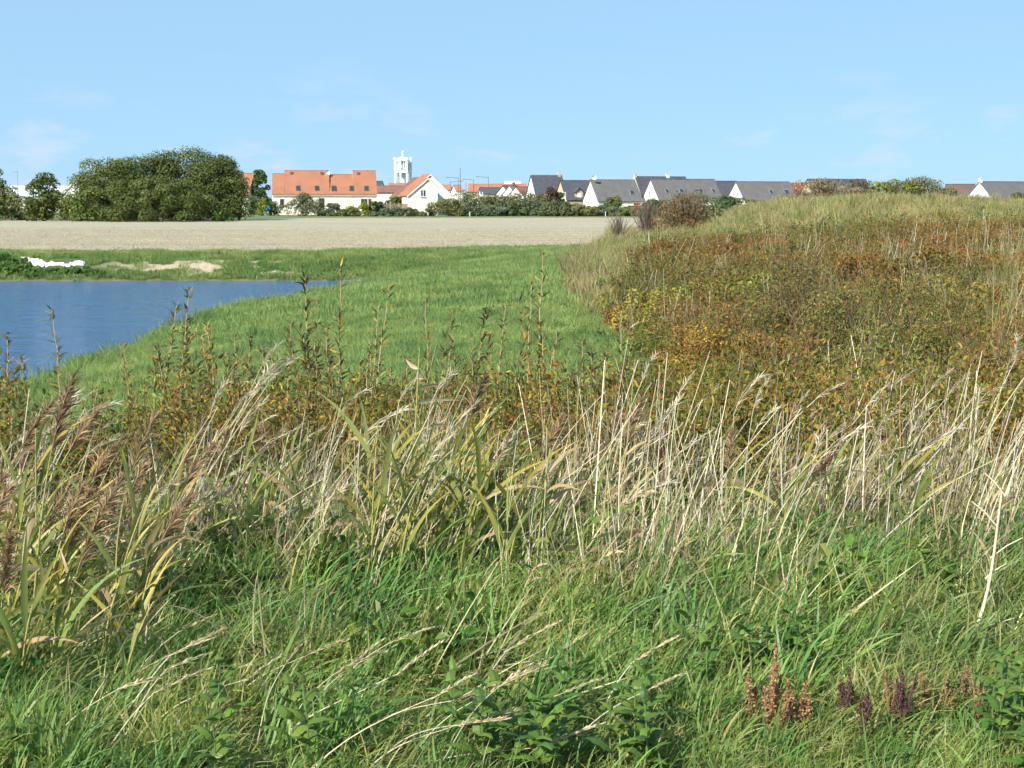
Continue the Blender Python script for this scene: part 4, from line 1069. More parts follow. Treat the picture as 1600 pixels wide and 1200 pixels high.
# ------------------------------------------------------------------ bramble thicket: every bush a thing
RUSTY = [(0.225, 0.135, 0.05), (0.26, 0.155, 0.055), (0.18, 0.125, 0.05), (0.21, 0.18, 0.06), (0.16, 0.155, 0.05)]
MIXED = [(0.20, 0.155, 0.05), (0.165, 0.17, 0.05), (0.26, 0.20, 0.055), (0.13, 0.145, 0.045), (0.26, 0.24, 0.07)]
OLIVEB = [(0.15, 0.175, 0.05), (0.19, 0.205, 0.06), (0.12, 0.145, 0.045), (0.26, 0.23, 0.065), (0.23, 0.155, 0.05)]
def bush_mesh(seed, rx, h, nl, n, ls, pal):
    r = np.random.default_rng(seed)
    (v, f, c), C = crown_np(r, rx, rx, h, 0.05, nl, n, ls, [np.array(q) * np.array([0.95, 0.93, 0.8]) for q in pal], 0.34)
    return mesh_np('foliage', v, f, M['bramble'], c)
def cane_mesh(seed, rx, h, n, col=(0.16, 0.08, 0.06)):
    r = np.random.default_rng(seed)
    a = r.random(n) * 2 * PI
    b = np.stack([np.cos(a) * rx * 0.5 * r.random(n), np.sin(a) * rx * 0.5 * r.random(n), np.zeros(n)], 1)
    v, f, c = ribbons(b, r.random(n) * 2 * PI, h * (1.0 + 0.55 * r.random(n)), r.random(n) * 0.45, r.random(n) * 1.2, np.full(n, 0.012), r.random(n) * PI, 5, pick([col, (0.22, 0.17, 0.08)], n, r), prof='stalk', r=r)
    return mesh_np('canes', v, f, M['shoot'], c)
near_b = {p: [bush_mesh(600 + 10 * i + k, 1.0, 1.15, 52, 7600, 0.043, pal) for k in range(3)] for i, (p, pal) in enumerate((('rust', RUSTY), ('mixed', MIXED), ('olive', OLIVEB)))}
far_b = {p: [bush_mesh(640 + 10 * i + k, 1.5, 1.35, 60, 6500, 0.072, pal) for k in range(3)] for i, (p, pal) in enumerate((('rust', RUSTY), ('mixed', MIXED), ('olive', OLIVEB)))}
canes = [cane_mesh(680 + k, 1.0, 1.2, 26) for k in range(4)]
def place_bush(x, y, near, kind, sc):
    z = h1(x, y)
    px = 800 + FPX * x / y
    row = 'near front row' if y < 18 else ('near rows' if y < 25 else ('middle rows' if y < 38 else ('far rows' if y < 58 else 'farthest rows')))
    o = thing('bramble_bush', '%s bramble bush, thicket %s, below %s' % ({'rust': 'rust brown', 'mixed': 'ochre and olive', 'olive': 'olive green'}[kind], row, landmark(px)), 'bramble', (x, y, z - 0.05), random.random() * 6.28, 'bramble bushes of the rust coloured thicket')
    me = random.choice((near_b if near else far_b)[kind])
    o.scale = (sc, sc, sc * random.uniform(0.8, 1.15))
    ob('foliage', me, o, kind='stuff')
    ob('canes', random.choice(canes), o, kind='stuff')
rb = random.Random(11)
pts = []
def poisson(n, y0, y1, dmin, fn):
    got = []
    for _ in range(n):
        y = rb.uniform(y0, y1); x = rb.uniform(1, 0.39 * y + 1.5)
        if not fn(x, y): continue
        if any((x - a) ** 2 + (y - b) ** 2 < dmin * dmin for a, b in got): continue
        got.append((x, y))
    return got
def thick(x, y): return x > float(thicket_edge(y)) + 0.4 and (rb.random() < 0.02 or not bool(pale_patch(np.array([x]), np.array([y]))[0]))
for (x, y) in poisson(9000, 12.5, 32, 1.12, thick):
    k = rb.random()
    place_bush(x, y, 1, 'mixed' if k < 0.45 else ('olive' if k < 0.85 else 'rust'), rb.uniform(0.75, 1.1))
def thick2(x, y):
    top = 76 + 0.35 * min(max(x - 8, 0), 20)
    return thick(x, y) and y < top and not (x < float(thicket_edge(y)) + 0.5 + 2.3 * float(sstep(42, 60, y)) + 0.05 * max(y - 60, 0) and y > 40)
for (x, y) in poisson(9000, 32, 88, 2.05, thick2):
    k = rb.random(); far_ = (y - 32) / 45
    place_bush(x, y, 0, 'rust' if k < 0.25 + 0.45 * far_ else ('mixed' if k < 0.85 else 'olive'), rb.uniform(0.75, 1.1))
psp = [leafy('bramble_spray', 1300 + k, 9, 0.3, 0.5, 200, 0.04, 0.55, (RUSTY, MIXED, OLIVEB, OLIVEB)[k % 4], M['bramble'], (0.26, 0.16, 0.08)) for k in range(8)]
def spray_keep(x, y):
    e = thicket_edge(y)
    return (x > e - 0.3 + 2.4 * sstep(42, 60, y) + 1.2 * rng.random(len(x))) & (y < 76 + 0.35 * np.clip(x - 8, 0, 20)) & (~pale_patch(x, y) | (rng.random(len(x)) < 0.35))
P = np.concatenate([spread_pts(1000, 2, 15, 12.5, 34, spray_keep), spread_pts(2500, 3, 32, 32, 84, spray_keep)])
P[:, 2] += 0.3 + 0.45 * rng.random(len(P))
scatter('bramble_sprays', 'thin leafy sprays sticking out all over the bramble thicket', 'foliage', P, rots(len(P), tilt=0.3), scls(len(P), 0.7, 1.3) * (0.9 + 0.012 * P[:, 1:2]), psp)
P = spread_pts(420, 2, 30, 13, 75, spray_keep)
P[:, 2] += 0.25
scatter('thicket_stems', 'dry upright stems standing in the bramble thicket', 'stems', P, rots(len(P), PI, 0.12), scls(len(P), 0.9, 1.5) * (0.9 + 0.008 * P[:, 1:2]), pss)
# an airy brown sallow inside the thicket
for (px_, pw, pt, dp, lab, sd) in ((1255, 150, 420, 29, 'airy brown twiggy sallow standing in the middle of the thicket', 690), (1300, 110, 455, 26, 'darker green sallow below the airy brown one', 691)):
    shrub_px(px_, pw, pt, dp, [(0.16, 0.125, 0.05), (0.14, 0.12, 0.045)] if sd == 690 else OLIVEB, sd, 'sallow_shrub', lab, None, 4200, 0.05, 0.2, twigs=300, nl=44, flat=1.0, twigcol=(0.2, 0.15, 0.07))
# green leafy weeds along the foot of the thicket
for k, (px_, py_) in enumerate([(975, 470), (1000, 500), (985, 455), (1030, 540), (945, 462), (1040, 600), (1010, 575)]):
    g = ground_px(px_, py_)
    r = np.random.default_rng(700 + k)
    (v, f, c), C = crown_np(r, 0.55, 0.5, 0.6, 0.02, 12, 700, 0.07, [(0.11, 0.19, 0.03), (0.15, 0.22, 0.035), (0.08, 0.14, 0.03)], 0.4)
    t = thing('green_weed', 'bright green leafy weed at the foot of the thicket beside the grass slope', 'weed', g, 0, 'green weeds along the thicket edge')
    ob('foliage', mesh_np('foliage', v, f, M['herb'], c), t, kind='stuff')
# leafy plants and the white patch on the far bank
for k in range(13):
    px_ = [2, 16, 30, 45, 62, 80, 98, 115, 130, 24, 52, 8, 145][k]; py_ = [418, 424, 414, 426, 430, 431, 430, 429, 428, 432, 434, 432, 431][k]
    g = ground_px(px_, py_, 60, 110)
    r = np.random.default_rng(720 + k)
    hgt = [0.9, 0.8, 0.4, 0.6, 0.45, 0.45, 0.4, 0.4, 0.42, 0.5, 0.4, 0.6, 0.35][k]
    (v, f, c), C = crown_np(r, 0.75, 0.6, hgt, 0.02, 18, 1100, 0.13, [(0.10, 0.19, 0.04), (0.13, 0.22, 0.05), (0.08, 0.15, 0.04)], 0.4)
    t = thing('bank_plant', 'leafy green plant below the white patch on the far pond bank', 'plant', g, 0, 'leafy plants on the far pond bank')
    ob('foliage', mesh_np('foliage', v, f, M['herb'], c), t, kind='stuff')
prof = [(32, 405, 406.5), (42, 406, 410), (52, 406, 414.5), (59, 406, 420.5), (66, 410, 419), (73, 414, 417.5), (81, 412, 416.5), (88, 414.5, 418), (96, 414, 417), (104, 416, 419), (112, 413, 417.5), (121, 411.5, 416), (133, 412, 415.5)]
r = np.random.default_rng(5)
Vt, Ft = [], []
nx = 48
for a in range(nx + 1):
    px_ = 32 + (133 - 32) * a / nx
    t_ = np.interp(px_, [q[0] for q in prof], [q[1] for q in prof]) + r.normal(0, 0.35)
    b_ = np.interp(px_, [q[0] for q in prof], [q[2] for q in prof]) + r.normal(0, 0.5)
    for q in range(7):
        g = ground_px(px_, t_ + (b_ - t_) * q / 6, 60, 120)
        Vt.append((g.x, g.y, g.z + (0.14 if 0 < q < 6 else 0.03) + r.normal(0, 0.02)))
for a in range(nx):
    for q in range(6):
        i = a * 7 + q; Ft.append((i, i + 7, i + 8, i + 1))
me = mesh_np('chalk_scar', np.array(Vt), np.array(Ft), M['chalk'])
ob('chalk_scar', me, label='ragged bright white chalky patch on the far pond bank', category='chalk patch')

P = np.concatenate([spread_pts(420, -14, 4, 19, 60, lambda x, y: in_bank(x, y) & (fbm(x * 0.35, y * 0.35 + 9) > 0.56)), spread_pts(160, 0, 4, 22, 70, lambda x, y: in_bank(x, y) & (x > thicket_edge(y) - 1.6))])
scatter('slope_weeds', 'small broad leaved weeds dotted through the grass slope', 'weeds', P, rots(len(P), tilt=0.2), scls(len(P), 1.0, 2.2), ph_)
# ------------------------------------------------------------------ leafy upright shoots behind the reeds
def shoot_meshes(seed, h=1.6, nl=95, branches=3):
    r = np.random.default_rng(seed)
    n = 14
    t = np.linspace(0, 1, n)
    bx = np.cumsum(r.normal(0, 0.008, n)) + 0.05 * t * r.normal(); by = np.cumsum(r.normal(0, 0.008, n))
    main = np.stack([bx * t, by * t, t * h], 1)
    st = [tube(main, 0.0075 * (1.15 - 0.8 * t), 5, (0.42, 0.34, 0.17))]
    axes = [main]
    for b in range(branches):
        t0 = r.uniform(0.25, 0.7); p0 = np.array([np.interp(t0, t, main[:, q]) for q in range(3)])
        a = r.random() * 2 * PI; L = h * (1 - t0) * r.uniform(0.5, 0.85); k = np.linspace(0, 1, 7)[:, None]
        ax = p0 + np.array([math.cos(a), math.sin(a), 0]) * (0.22 * L * k ** 0.7) + np.array([0, 0, 1]) * L * k
        axes.append(ax); st.append(tube(ax, 0.0035 * (1.2 - k[:, 0]), 4, (0.25, 0.17, 0.07)))
    v, f, c = join_np(st)
    stem_me = mesh_np('stem', v, f, M['stem'], c)
    P, up = [], []
    for i, ax in enumerate(axes):
        m_ = nl if i == 0 else nl // 3
        tt = r.uniform(0.18 if i == 0 else 0.1, 1.0, m_)
        kk = np.linspace(0, 1, len(ax))
        P.append(np.stack([np.interp(tt, kk, ax[:, q]) for q in range(3)], 1)); up.append(tt)
    P = np.concatenate(P); up = np.concatenate(up); n = len(P)
    z = P[:, 2] / h
    warm = (r.random(n) < 0.55 - 0.35 * z)[:, None]
    c0 = np.where(warm, pick([(0.33, 0.20, 0.035), (0.26, 0.15, 0.03), (0.36, 0.27, 0.06)], n, r), pick([(0.09, 0.105, 0.035), (0.12, 0.12, 0.04), (0.075, 0.085, 0.035), (0.16, 0.14, 0.05)], n, r))
    lv = ribbons(P, r.random(n) * 2 * PI, (0.065 + 0.06 * r.random(n)) * (1.15 - 0.35 * z), r.uniform(0.35, 1.25, n), r.uniform(0.0, 0.9, n), 0.012 + 0.007 * r.random(n), r.normal(0, 0.6, n), 3, c0 * 1.3, prof='leaf', r=r)
    return stem_me, mesh_np('foliage', *lv[:2], M['shoot'], lv[2])
SH = [shoot_meshes(800 + k, 1.6, 95 + 15 * (k % 4), k % 4) for k in range(8)]
def shoot(top, Y, label, group=None, lean=None):
    lean = random.uniform(-0.12, 0.16) if lean is None else lean
    z = h1(top.x, Y); hh = max(top.z - z, 0.4)
    o = thing('leafy_shoot', label, 'shoot', (top.x - lean * hh, Y, z - 0.02), 0, group)
    o.rotation_euler = (random.uniform(-0.08, 0.08), math.atan(lean), random.random() * 0.0)
    sc = hh / 1.6
    o.scale = (0.55 + 0.45 * sc, 0.55 + 0.45 * sc, sc)
    k = random.randrange(8); rz = random.random() * 6.28
    ob('stem', SH[k][0], o, rot=(0, 0, rz)); ob('foliage', SH[k][1], o, rot=(0, 0, rz), kind='stuff')
    return o
TALL = [(78, 475, 11.0, 'tall dark leafy shoot rising against the pond'), (14, 518, 10.5, 'dark leafy shoot against the pond at the picture edge'),
        (38, 548, 10.5, 'shorter dark shoot beside the one at the picture edge'), (192, 530, 11.5, 'slim shoot with a dark tip above the near pond shore'),
        (213, 535, 11.8, 'slim green tipped shoot just right of the dark tipped one'), (268, 470, 12.0, 'branched tawny shoot crossing the near pond shore'),
        (284, 450, 12.2, 'tallest shoot crossing the near pond shore'), (315, 498, 12.0, 'shoot with curled brown tip over the grass slope'),
        (365, 520, 12.0, 'loose leaved shoot over the grass slope left of the straw bundle'), (472, 425, 11.0, 'tall pale stemmed shoot reaching the pond tip'),
        (448, 500, 11.0, 'ochre shoot beside the tall pale stemmed one'), (527, 408, 11.3, 'tallest pale stemmed shoot with yellow leaves at the pond tip'),
        (518, 505, 12.0, 'brown shoot leaning by the tallest pale stemmed one'), (607, 440, 12.5, 'dark leaved shoot standing alone on the grass slope'),
        (590, 470, 12.8, 'thin shoot beside the lone dark leaved one'), (680, 462, 12.5, 'branching dark shoot above the reed with pale flag leaves'),
        (700, 475, 12.6, 'thin branching shoot right of the dark branching one'), (755, 480, 12.5, 'arching thin shoot in the middle of the grass slope'),
        (790, 470, 12.4, 'thin curved shoot with drooping tip on the grass slope'), (832, 392, 12.0, 'very tall thin reddish shoot reaching the field edge'),
        (822, 440, 12.2, 'thin shoot beside the very tall reddish one'), (880, 540, 11.5, 'rusty shoot leaning over the grass slope'),
        (905, 530, 11.5, 'rusty shoot next to the leaning one'), (955, 545, 11.5, 'brown shoot near the thicket foot'), (985, 470, 12.5, 'tall thin stem in front of the thicket foot')]
for (a, b, Y, lab) in TALL:
    shoot(at(a, b, Y), Y, lab, 'leafy shoots standing above the reeds')
rs = random.Random(21)
n_ = 0
while n_ < 150:
    px_ = rs.uniform(-20, 1560); Y = rs.uniform(8.2, 15.5)
    lo, hi = (600, 690) if px_ > 230 else (640, 700)
    if px_ < 240 and rs.random() < 0.88: continue
    if px_ > 1020: lo, hi = 575, 680
    if px_ > 1020 and rs.random() < 0.45: continue
    py_ = rs.uniform(lo - 60 if 240 < px_ < 620 and rs.random() < 0.4 else lo, hi)
    T = at(px_, py_, Y)
    if T.z - h1(T.x, Y) < 0.45: continue
    shoot(T, Y, ('%s leafy shoot behind the reeds, below %s' % ('taller' if py_ < lo + 20 else 'shorter', landmark(px_))), 'lower leafy shoots massed behind the reeds'); n_ += 1

for k in range(44):
    px_ = rs.uniform(235, 1010); Y = rs.uniform(10, 14); py_ = rs.uniform(505, 600)
    T = at(px_, py_, Y)
    shoot(T, Y, 'mid height shoot seen against the grass slope, below %s' % landmark(px_), 'mid height leafy shoots against the slope')

# ------------------------------------------------------------------ reeds
def reed_leaf(seed, L, w, lean, bend, pal, tip, roll):
    r = np.random.default_rng(seed)
    one = lambda v: np.array([float(v)])
    v, f, c = ribbons(np.zeros((1, 3)), one(0), one(L), one(lean), one(bend), one(w), one(roll), 10, pick(pal, 1, r, 0.1), pick(tip, 1, r, 0.1), 'leaf', 0.22, 0.03, r)
    return mesh_np('leaf', v, f, M['reed_leaf'], c, True)
RG = [(0.21, 0.27, 0.075), (0.18, 0.24, 0.08), (0.26, 0.29, 0.075)]
RY = [(0.38, 0.36, 0.08), (0.46, 0.33, 0.06), (0.32, 0.33, 0.08)]
RT = [(0.46, 0.35, 0.20), (0.40, 0.27, 0.13), (0.52, 0.42, 0.27)]
LG = [reed_leaf(900 + k, 0.34 + 0.035 * (k % 5), 0.017 + 0.002 * (k % 4), 0.2 + 0.1 * (k % 4), 0.25 + 0.2 * (k % 5), RG, RG + RY, [0.9, -0.8, 1.2, 0.5, -1.1, 0.7][k % 6]) for k in range(8)]
LY = [reed_leaf(920 + k, 0.32 + 0.03 * (k % 5), 0.016 + 0.002 * (k % 4), 0.4 + 0.15 * (k % 4), 0.4 + 0.3 * (k % 4), RY, RY + RT, [0.8, -0.9, 1.1, 0.4][k % 4]) for k in range(6)]
LT = [reed_leaf(940 + k, 0.26 + 0.04 * (k % 4), 0.018 + 0.003 * (k % 3), 0.6 + 0.25 * (k % 4), 0.6 + 0.45 * (k % 4), RT, RT, [0.9, -0.7, 1.3, 0.3][k % 4]) for k in range(6)]
def flag_leaf(seed, L, w, bend=0.35):
    return reed_leaf(seed, L, w, 1.35, bend, RT[2:], RT, 1.0)
def plume_mesh(seed, n=190, L=0.24):
    r = np.random.default_rng(seed)
    t = r.random(n)
    base = np.stack([0.03 * t ** 2, np.zeros(n), t * L], 1)
    az = r.normal(0.2, 1.3, n)
    c0 = pick([(0.26, 0.17, 0.09), (0.33, 0.22, 0.12), (0.20, 0.13, 0.075), (0.38, 0.29, 0.18)], n, r)
    v, f, c = ribbons(base, az, (0.05 + 0.08 * r.random(n)) * (1.15 - 0.6 * t), r.uniform(0.15, 0.7, n), r.uniform(0.2, 1.6, n), 0.0035 + 0.002 * r.random(n), r.random(n) * PI, 4, c0, c0 * 1.2, 'leaf', r=r)
    ax = tube([(0, 0, -0.02), (0.004, 0, L * 0.5), (0.03, 0, L)], [0.003, 0.002, 0.001], 4, (0.35, 0.27, 0.13))
    v, f, c = join_np([(v, f, c), ax])
    return mesh_np('plume', v, f, M['panicle'], c)
PL = [plume_mesh(960 + k, 170 + 20 * (k % 3), 0.2 + 0.03 * (k % 3)) for k in range(5)]
def reed(px, py, Y, label, group=None, lean=0.2, leaves_=7, kinds='gggy', plume=False, flags=False, bare=0.25):
    T = at(px, py, Y); rr = random.Random(int(px * 7 + py * 13))
    z = h1(T.x - lean * 0.8, Y); hh = max(T.z - z, 0.35)
    o = thing('reed', label, 'reed', (T.x - lean * hh, Y, z - 0.02), 0, group)
    n = 12
    t = np.linspace(0, 1, n)
    cv = np.stack([lean * hh * (0.35 * t + 0.65 * t ** 2), 0.04 * np.sin(t * 2 + rr.random() * 6) * t, t * hh], 1)
    dead = kinds == 't' * len(kinds)
    v, f, c = tube(cv, 0.0048 * (1.15 - 0.6 * t), 6, (0.50, 0.42, 0.26) if dead else (0.34, 0.32, 0.10))
    ob('stem', mesh_np('stem', v, f, M['stem'], c, True), o)
    side = rr.choice((0, PI))
    for k in range(leaves_):
        tt = bare + (0.97 - bare) * (k + 0.5 * rr.random()) / leaves_
        p = [np.interp(tt, t, cv[:, q]) for q in range(3)]
        kd = rr.choice(kinds)
        me = rr.choice({'g': LG, 'y': LY, 't': LT}[kd])
        side = rr.gauss(0.0, 0.7) if rr.random() < 0.68 else PI + rr.gauss(0, 0.6)
        ob('leaf', me, o, p, (rr.gauss(0, 0.12), rr.gauss(0, 0.12), side), rr.uniform(0.75, 1.2) * (1.0 if tt < 0.8 else 0.75))
    if flags:
        for (tt, L, w, rz) in ((0.62, 0.165, 0.028, 0.05), (0.74, 0.2, 0.026, -0.05), (0.81, 0.15, 0.022, 0.1), (0.9, 0.09, 0.02, 2.6)):
            p = [np.interp(tt, t, cv[:, q]) for q in range(3)]
            ob('leaf', flag_leaf(int(tt * 1000), L, w, -0.9 if rz > 2 else 0.4), o, p, (0, 0, rz))
    if plume:
        ob('plume', rr.choice(PL), o, cv[-1], (rr.gauss(0, 0.1), math.atan(lean * 1.65) * 0.9, rr.gauss(0, 0.5)), rr.uniform(0.8, 1.1))
    return o
# hand-placed
reed(656, 535, 6.4, 'single reed with pale dead leaves flying like flags', None, 0.04, 0, 'y', flags=True)
reed(737, 650, 6.2, 'reed with a dense brown plume beside the flag leaved reed', None, 0.12, 6, 'ggy', plume=True)
reed(590, 655, 6.0, 'reed with an upright yellow green blade in the central clump', None, 0.05, 5, 'yg')
reed(60, 660, 5.4, 'reed with an orange tinted blade standing against the grass at the edge', None, 0.05, 6, 'yyg')
reed(100, 950, 4.6, 'low reed with broad orange yellow leaves in the near corner', None, 0.16, 8, 'yyg', bare=0.1)
reed(60, 990, 4.5, 'low reed with grey green blades in the near corner', None, 0.2, 8, 'ggg', bare=0.05)
reed(390, 755, 5.8, 'reed with upright yellow green blades right of the straw bundle', None, 0.05, 6, 'yg')
reed(1235, 760, 6.3, 'small green bladed reed among the pale stalks', None, 0.1, 6, 'gy')
reed(1440, 790, 6.4, 'short green reed among the tall pale stalks near the edge', None, 0.25, 6, 'gg')
reed(240, 985, 4.7, 'reed stem with one pale pinkish dead leaf above the near grass', None, 0.12, 3, 't')
rr_ = random.Random(31)
for k in range(32):
    px_ = rr_.uniform(-30, 300); py_ = rr_.uniform(690, 960); Y = rr_.uniform(4.5, 6.2)
    pl = rr_.random() < 0.62
    reed(px_, py_, Y, '%s reed %s, near clump, below %s' % ('tall' if py_ < 760 else ('middling' if py_ < 830 else ('short' if py_ < 890 else 'lowest')), 'with a brown plume' if pl else 'without plume', landmark(px_)), 'reeds of the clump at the near edge', rr_.uniform(0.1, 0.4), rr_.randint(4, 8), rr_.choice(('ggy', 'gyt', 'yyt', 'ggt')), pl, bare=0.15)
for k in range(30):
    px_ = rr_.gauss(700, 95); py_ = rr_.uniform(640, 840); Y = rr_.uniform(5.6, 6.8)
    pl = rr_.random() < 0.22
    reed(px_, py_, Y, '%s reed %s, central clump, below %s' % ('tallest' if py_ < 690 else ('tall' if py_ < 740 else ('short' if py_ < 790 else 'lowest')), 'with a brown plume' if pl else 'with green blades', landmark(px_)), 'reeds of the central clump', rr_.uniform(0.05, 0.35), rr_.randint(5, 9), rr_.choice(('ggg', 'gggy', 'ggy', 'gtt')), pl, bare=0.1)
for k in range(60):
    px_ = rr_.uniform(280, 1620); py_ = rr_.uniform(680, 850); Y = rr_.uniform(6.2, 8.5)
    pl = rr_.random() < 0.3
    reed(px_, py_, Y, '%s withered reed %s, pale stalks, below %s' % ('tall' if py_ < 750 else 'low', 'with a brown plume' if pl else 'without plume', landmark(px_)), 'withered reeds among the pale stalks', rr_.uniform(0.05, 0.4), rr_.randint(3, 7), rr_.choice(('tty', 'ggt', 'ggy', 'gt')), pl)

# ------------------------------------------------------------------ pale dry stalks and grass ears
def culm_mesh(seed, h=1.0, lean=0.2, rad=0.0035):
    r = np.random.default_rng(seed); t = np.linspace(0, 1, 9)
    pts_ = np.stack([lean * h * t ** 1.6 + 0.01 * np.sin(t * 5 + seed), 0.015 * np.sin(t * 4 + seed * 2), h * t], 1)
    v, f, c = tube(pts_, rad * (1.1 - 0.6 * t), 5, pick([(0.55, 0.50, 0.37), (0.60, 0.55, 0.43), (0.48, 0.41, 0.27)], 1, r)[0])
    return mesh_np('culm', v, f, M['stem'], c, True), pts_[-1]
def ear_mesh(seed, kind):
    r = np.random.default_rng(seed)
    if kind == 'loose':
        n = 46; t = r.random(n); L = 0.2
        base = np.stack([0.07 * t ** 1.8, 0 * t, t * L * 0.9], 1)
        v, f, c = ribbons(base, r.normal(0, 0.8, n), 0.025 + 0.045 * r.random(n), r.uniform(0.2, 0.8, n), r.uniform(0.2, 1.3, n), np.full(n, 0.0045), r.random(n) * PI, 3, pick([(0.54, 0.47, 0.33), (0.46, 0.39, 0.27), (0.60, 0.55, 0.42)], n, r), prof='leaf', r=r)
    else:
        n = 70; t = r.random(n); L = 0.13
        base = np.stack([0.02 * t ** 1.6, 0 * t, t * L], 1)
        v, f, c = ribbons(base, r.random(n) * 6.28, 0.016 + 0.010 * r.random(n), r.uniform(0.1, 0.5, n), r.uniform(-0.2, 0.3, n), np.full(n, 0.0045), r.random(n) * PI, 2, pick([(0.50, 0.43, 0.24), (0.44, 0.38, 0.2), (0.56, 0.50, 0.32)], n, r), prof='leaf', r=r)
    ax = tube([(0, 0, -0.01), (0.01, 0, L * 0.5), (0.05 if kind == 'loose' else 0.02, 0, L * 0.9)], [0.0025, 0.002, 0.001], 4, (0.5, 0.43, 0.27))
    v, f, c = join_np([(v, f, c), ax])
    return mesh_np('ear', v, f, M['straw'], c)
CU = [culm_mesh(1000 + k, 1.0, 0.04 + 0.07 * (k % 5)) for k in range(10)]
EL = [ear_mesh(1020 + k, 'loose') for k in range(5)]
ES = [ear_mesh(1040 + k, 'spike') for k in range(4)]
def culm(px, py, Y, label, group, lean, ear='loose', name='dry_stalk', cat='stalk', thick=1.0):
    T = at(px, py, Y)
    z = h1(T.x, Y); hh = max(T.z - z, 0.25)
    if hh > 1.7: return
    k = random.randrange(10); me, tip = CU[k]
    an = math.atan(lean)
    o = ob(name, me, None, (T.x - lean * hh - tip[0] * hh * 0.8, Y, z - 0.02), (random.gauss(0, 0.06), an, random.gauss(0, 0.25)), (thick, thick, hh / max(math.cos(an), 0.5)), label=label, category=cat, group=group)
    if ear:
        e = ob('ear', random.choice(EL if ear == 'loose' else ES), o, tip, (0, 0.25, random.gauss(0, 0.5)))
        s_ = random.uniform(0.75, 1.15)
        e.scale = (s_ / thick, s_ / thick, s_ / o.scale[2])
    return o
rc = random.Random(41)
for k, (a, b) in enumerate([(392, 560), (385, 578), (374, 590), (380, 566), (366, 600), (358, 612)]):
    culm(a, b, 6.6 + 0.05 * k, 'pale stalk in the tight leaning bundle with fluffy ears', 'stalks of the leaning bundle', 0.20, 'loose', thick=1.1)
for (a, b, Y, ln, lab) in [(547, 640, 7.0, -0.06, 'bare pale stick standing left of the central reeds'), (876, 590, 7.2, 0.08, 'tall pale bare stalk right of the central reeds'), (984, 590, 7.2, 0.07, 'pale stalk standing before the thicket foot'),
                           (1527, 540, 7.4, 0.01, 'tall bare white stalk near the picture edge'), (1570, 555, 7.4, 0.01, 'tall bare white stalk closest to the picture edge'), (500, 645, 7.0, 0.3, 'pale stalk leaning over the ochre shoots'), (1232, 590, 7.4, 0.35, 'long arched pale stalk with slender ear before the thicket')]:
    culm(a, b, Y, lab, None, ln, None if 'bare' in lab else 'loose', thick=1.35)
for k in range(46):
    px_ = rc.uniform(-20, 520)
    culm(px_, rc.uniform(640, 820), rc.uniform(5.6, 8), 'pale dry stalk among the pond side reeds, below %s' % landmark(px_), 'dry stalks on the pond side', rc.uniform(0.0, 0.45), rc.choice(('loose', 'loose', None)))
for k in range(88):
    px_ = rc.uniform(840, 1630)
    py_ = rc.uniform(600, 790) + 20 * (px_ < 1000)
    culm(px_, py_, rc.uniform(5.8, 8.2), '%s pale dry stalk before the thicket, below %s' % ('tall' if py_ < 690 else 'short', landmark(px_)), 'dry stalks before the thicket', rc.choice((rc.uniform(0.0, 0.4), rc.uniform(-0.22, 0.1), rc.uniform(-0.15, 0.2))), rc.choice(('loose', None, None)), thick=rc.uniform(0.8, 1.2))
for k in range(40):
    px_ = rc.gauss(660, 110)
    culm(px_, rc.uniform(610, 820), rc.uniform(5.6, 7.2), 'pale dry stalk among the central reeds, below %s' % landmark(px_), 'dry stalks of the central clump', rc.uniform(-0.12, 0.25), rc.choice(('loose', None, None)), thick=rc.uniform(0.8, 1.1))
for k in range(34):
    px_ = rc.uniform(1370, 1630); py_ = rc.uniform(560, 720)
    culm(px_, py_, rc.uniform(6.4, 8.6), '%s upright whitish stalk near the picture edge, below %s' % ('tall' if py_ < 640 else 'short', landmark(px_)), 'upright whitish stalks', rc.uniform(-0.08, 0.2), rc.choice(('loose', None, None)), thick=rc.uniform(0.9, 1.3))
for k in range(26):
    px_ = rc.uniform(150, 1000); py_ = rc.uniform(1000, 1165)
    culm(px_, py_, rc.uniform(3.7, 4.6), 'straw coloured grass ear in the near grass, straight below %s' % landmark(px_), 'grass ears in the near grass', rc.uniform(0.25, 0.75), 'spike', 'grass_ear', 'grass ear', 0.8)

# tall dead forked stalk
T0, T1 = ground_px(1530, 1050), at(1572, 770, 4.9)
dsk = thing('dead_stalk', 'tall bleached dead stalk with forked twigs rising from the near grass', 'stalk', (T0.x, 4.9, h1(T0.x, 4.9)))
b0 = np.array([0, 0, -0.03]); b1 = np.array([T1.x - T0.x, 0, T1.z - h1(T0.x, 4.9)])
tt = np.linspace(0, 1, 10)[:, None]
v, f, c = tube(b0 + (b1 - b0) * tt + np.array([0.02, 0, 0]) * np.sin(tt * 4), 0.0065 * (1.2 - 0.6 * tt[:, 0]), 6, (0.58, 0.52, 0.36))
ob('stem', mesh_np('stem', v, f, M['stem'], c, True), dsk)
for (q, dx, dz) in ((0.98, 0.05, 0.12), (0.98, -0.07, 0.08), (0.8, -0.09, 0.09), (0.62, 0.12, 0.07), (0.5, 0.08, 0.05), (0.18, 0.16, 0.05)):
    p0 = b0 + (b1 - b0) * q
    v, f, c = tube([p0, p0 + np.array([dx * 0.5, 0.01, dz * 0.6]), p0 + np.array([dx, 0.02, dz])], [0.0035, 0.003, 0.002], 5, (0.56, 0.5, 0.34))
    ob('twig', mesh_np('twig', v, f, M['stem'], c), dsk)

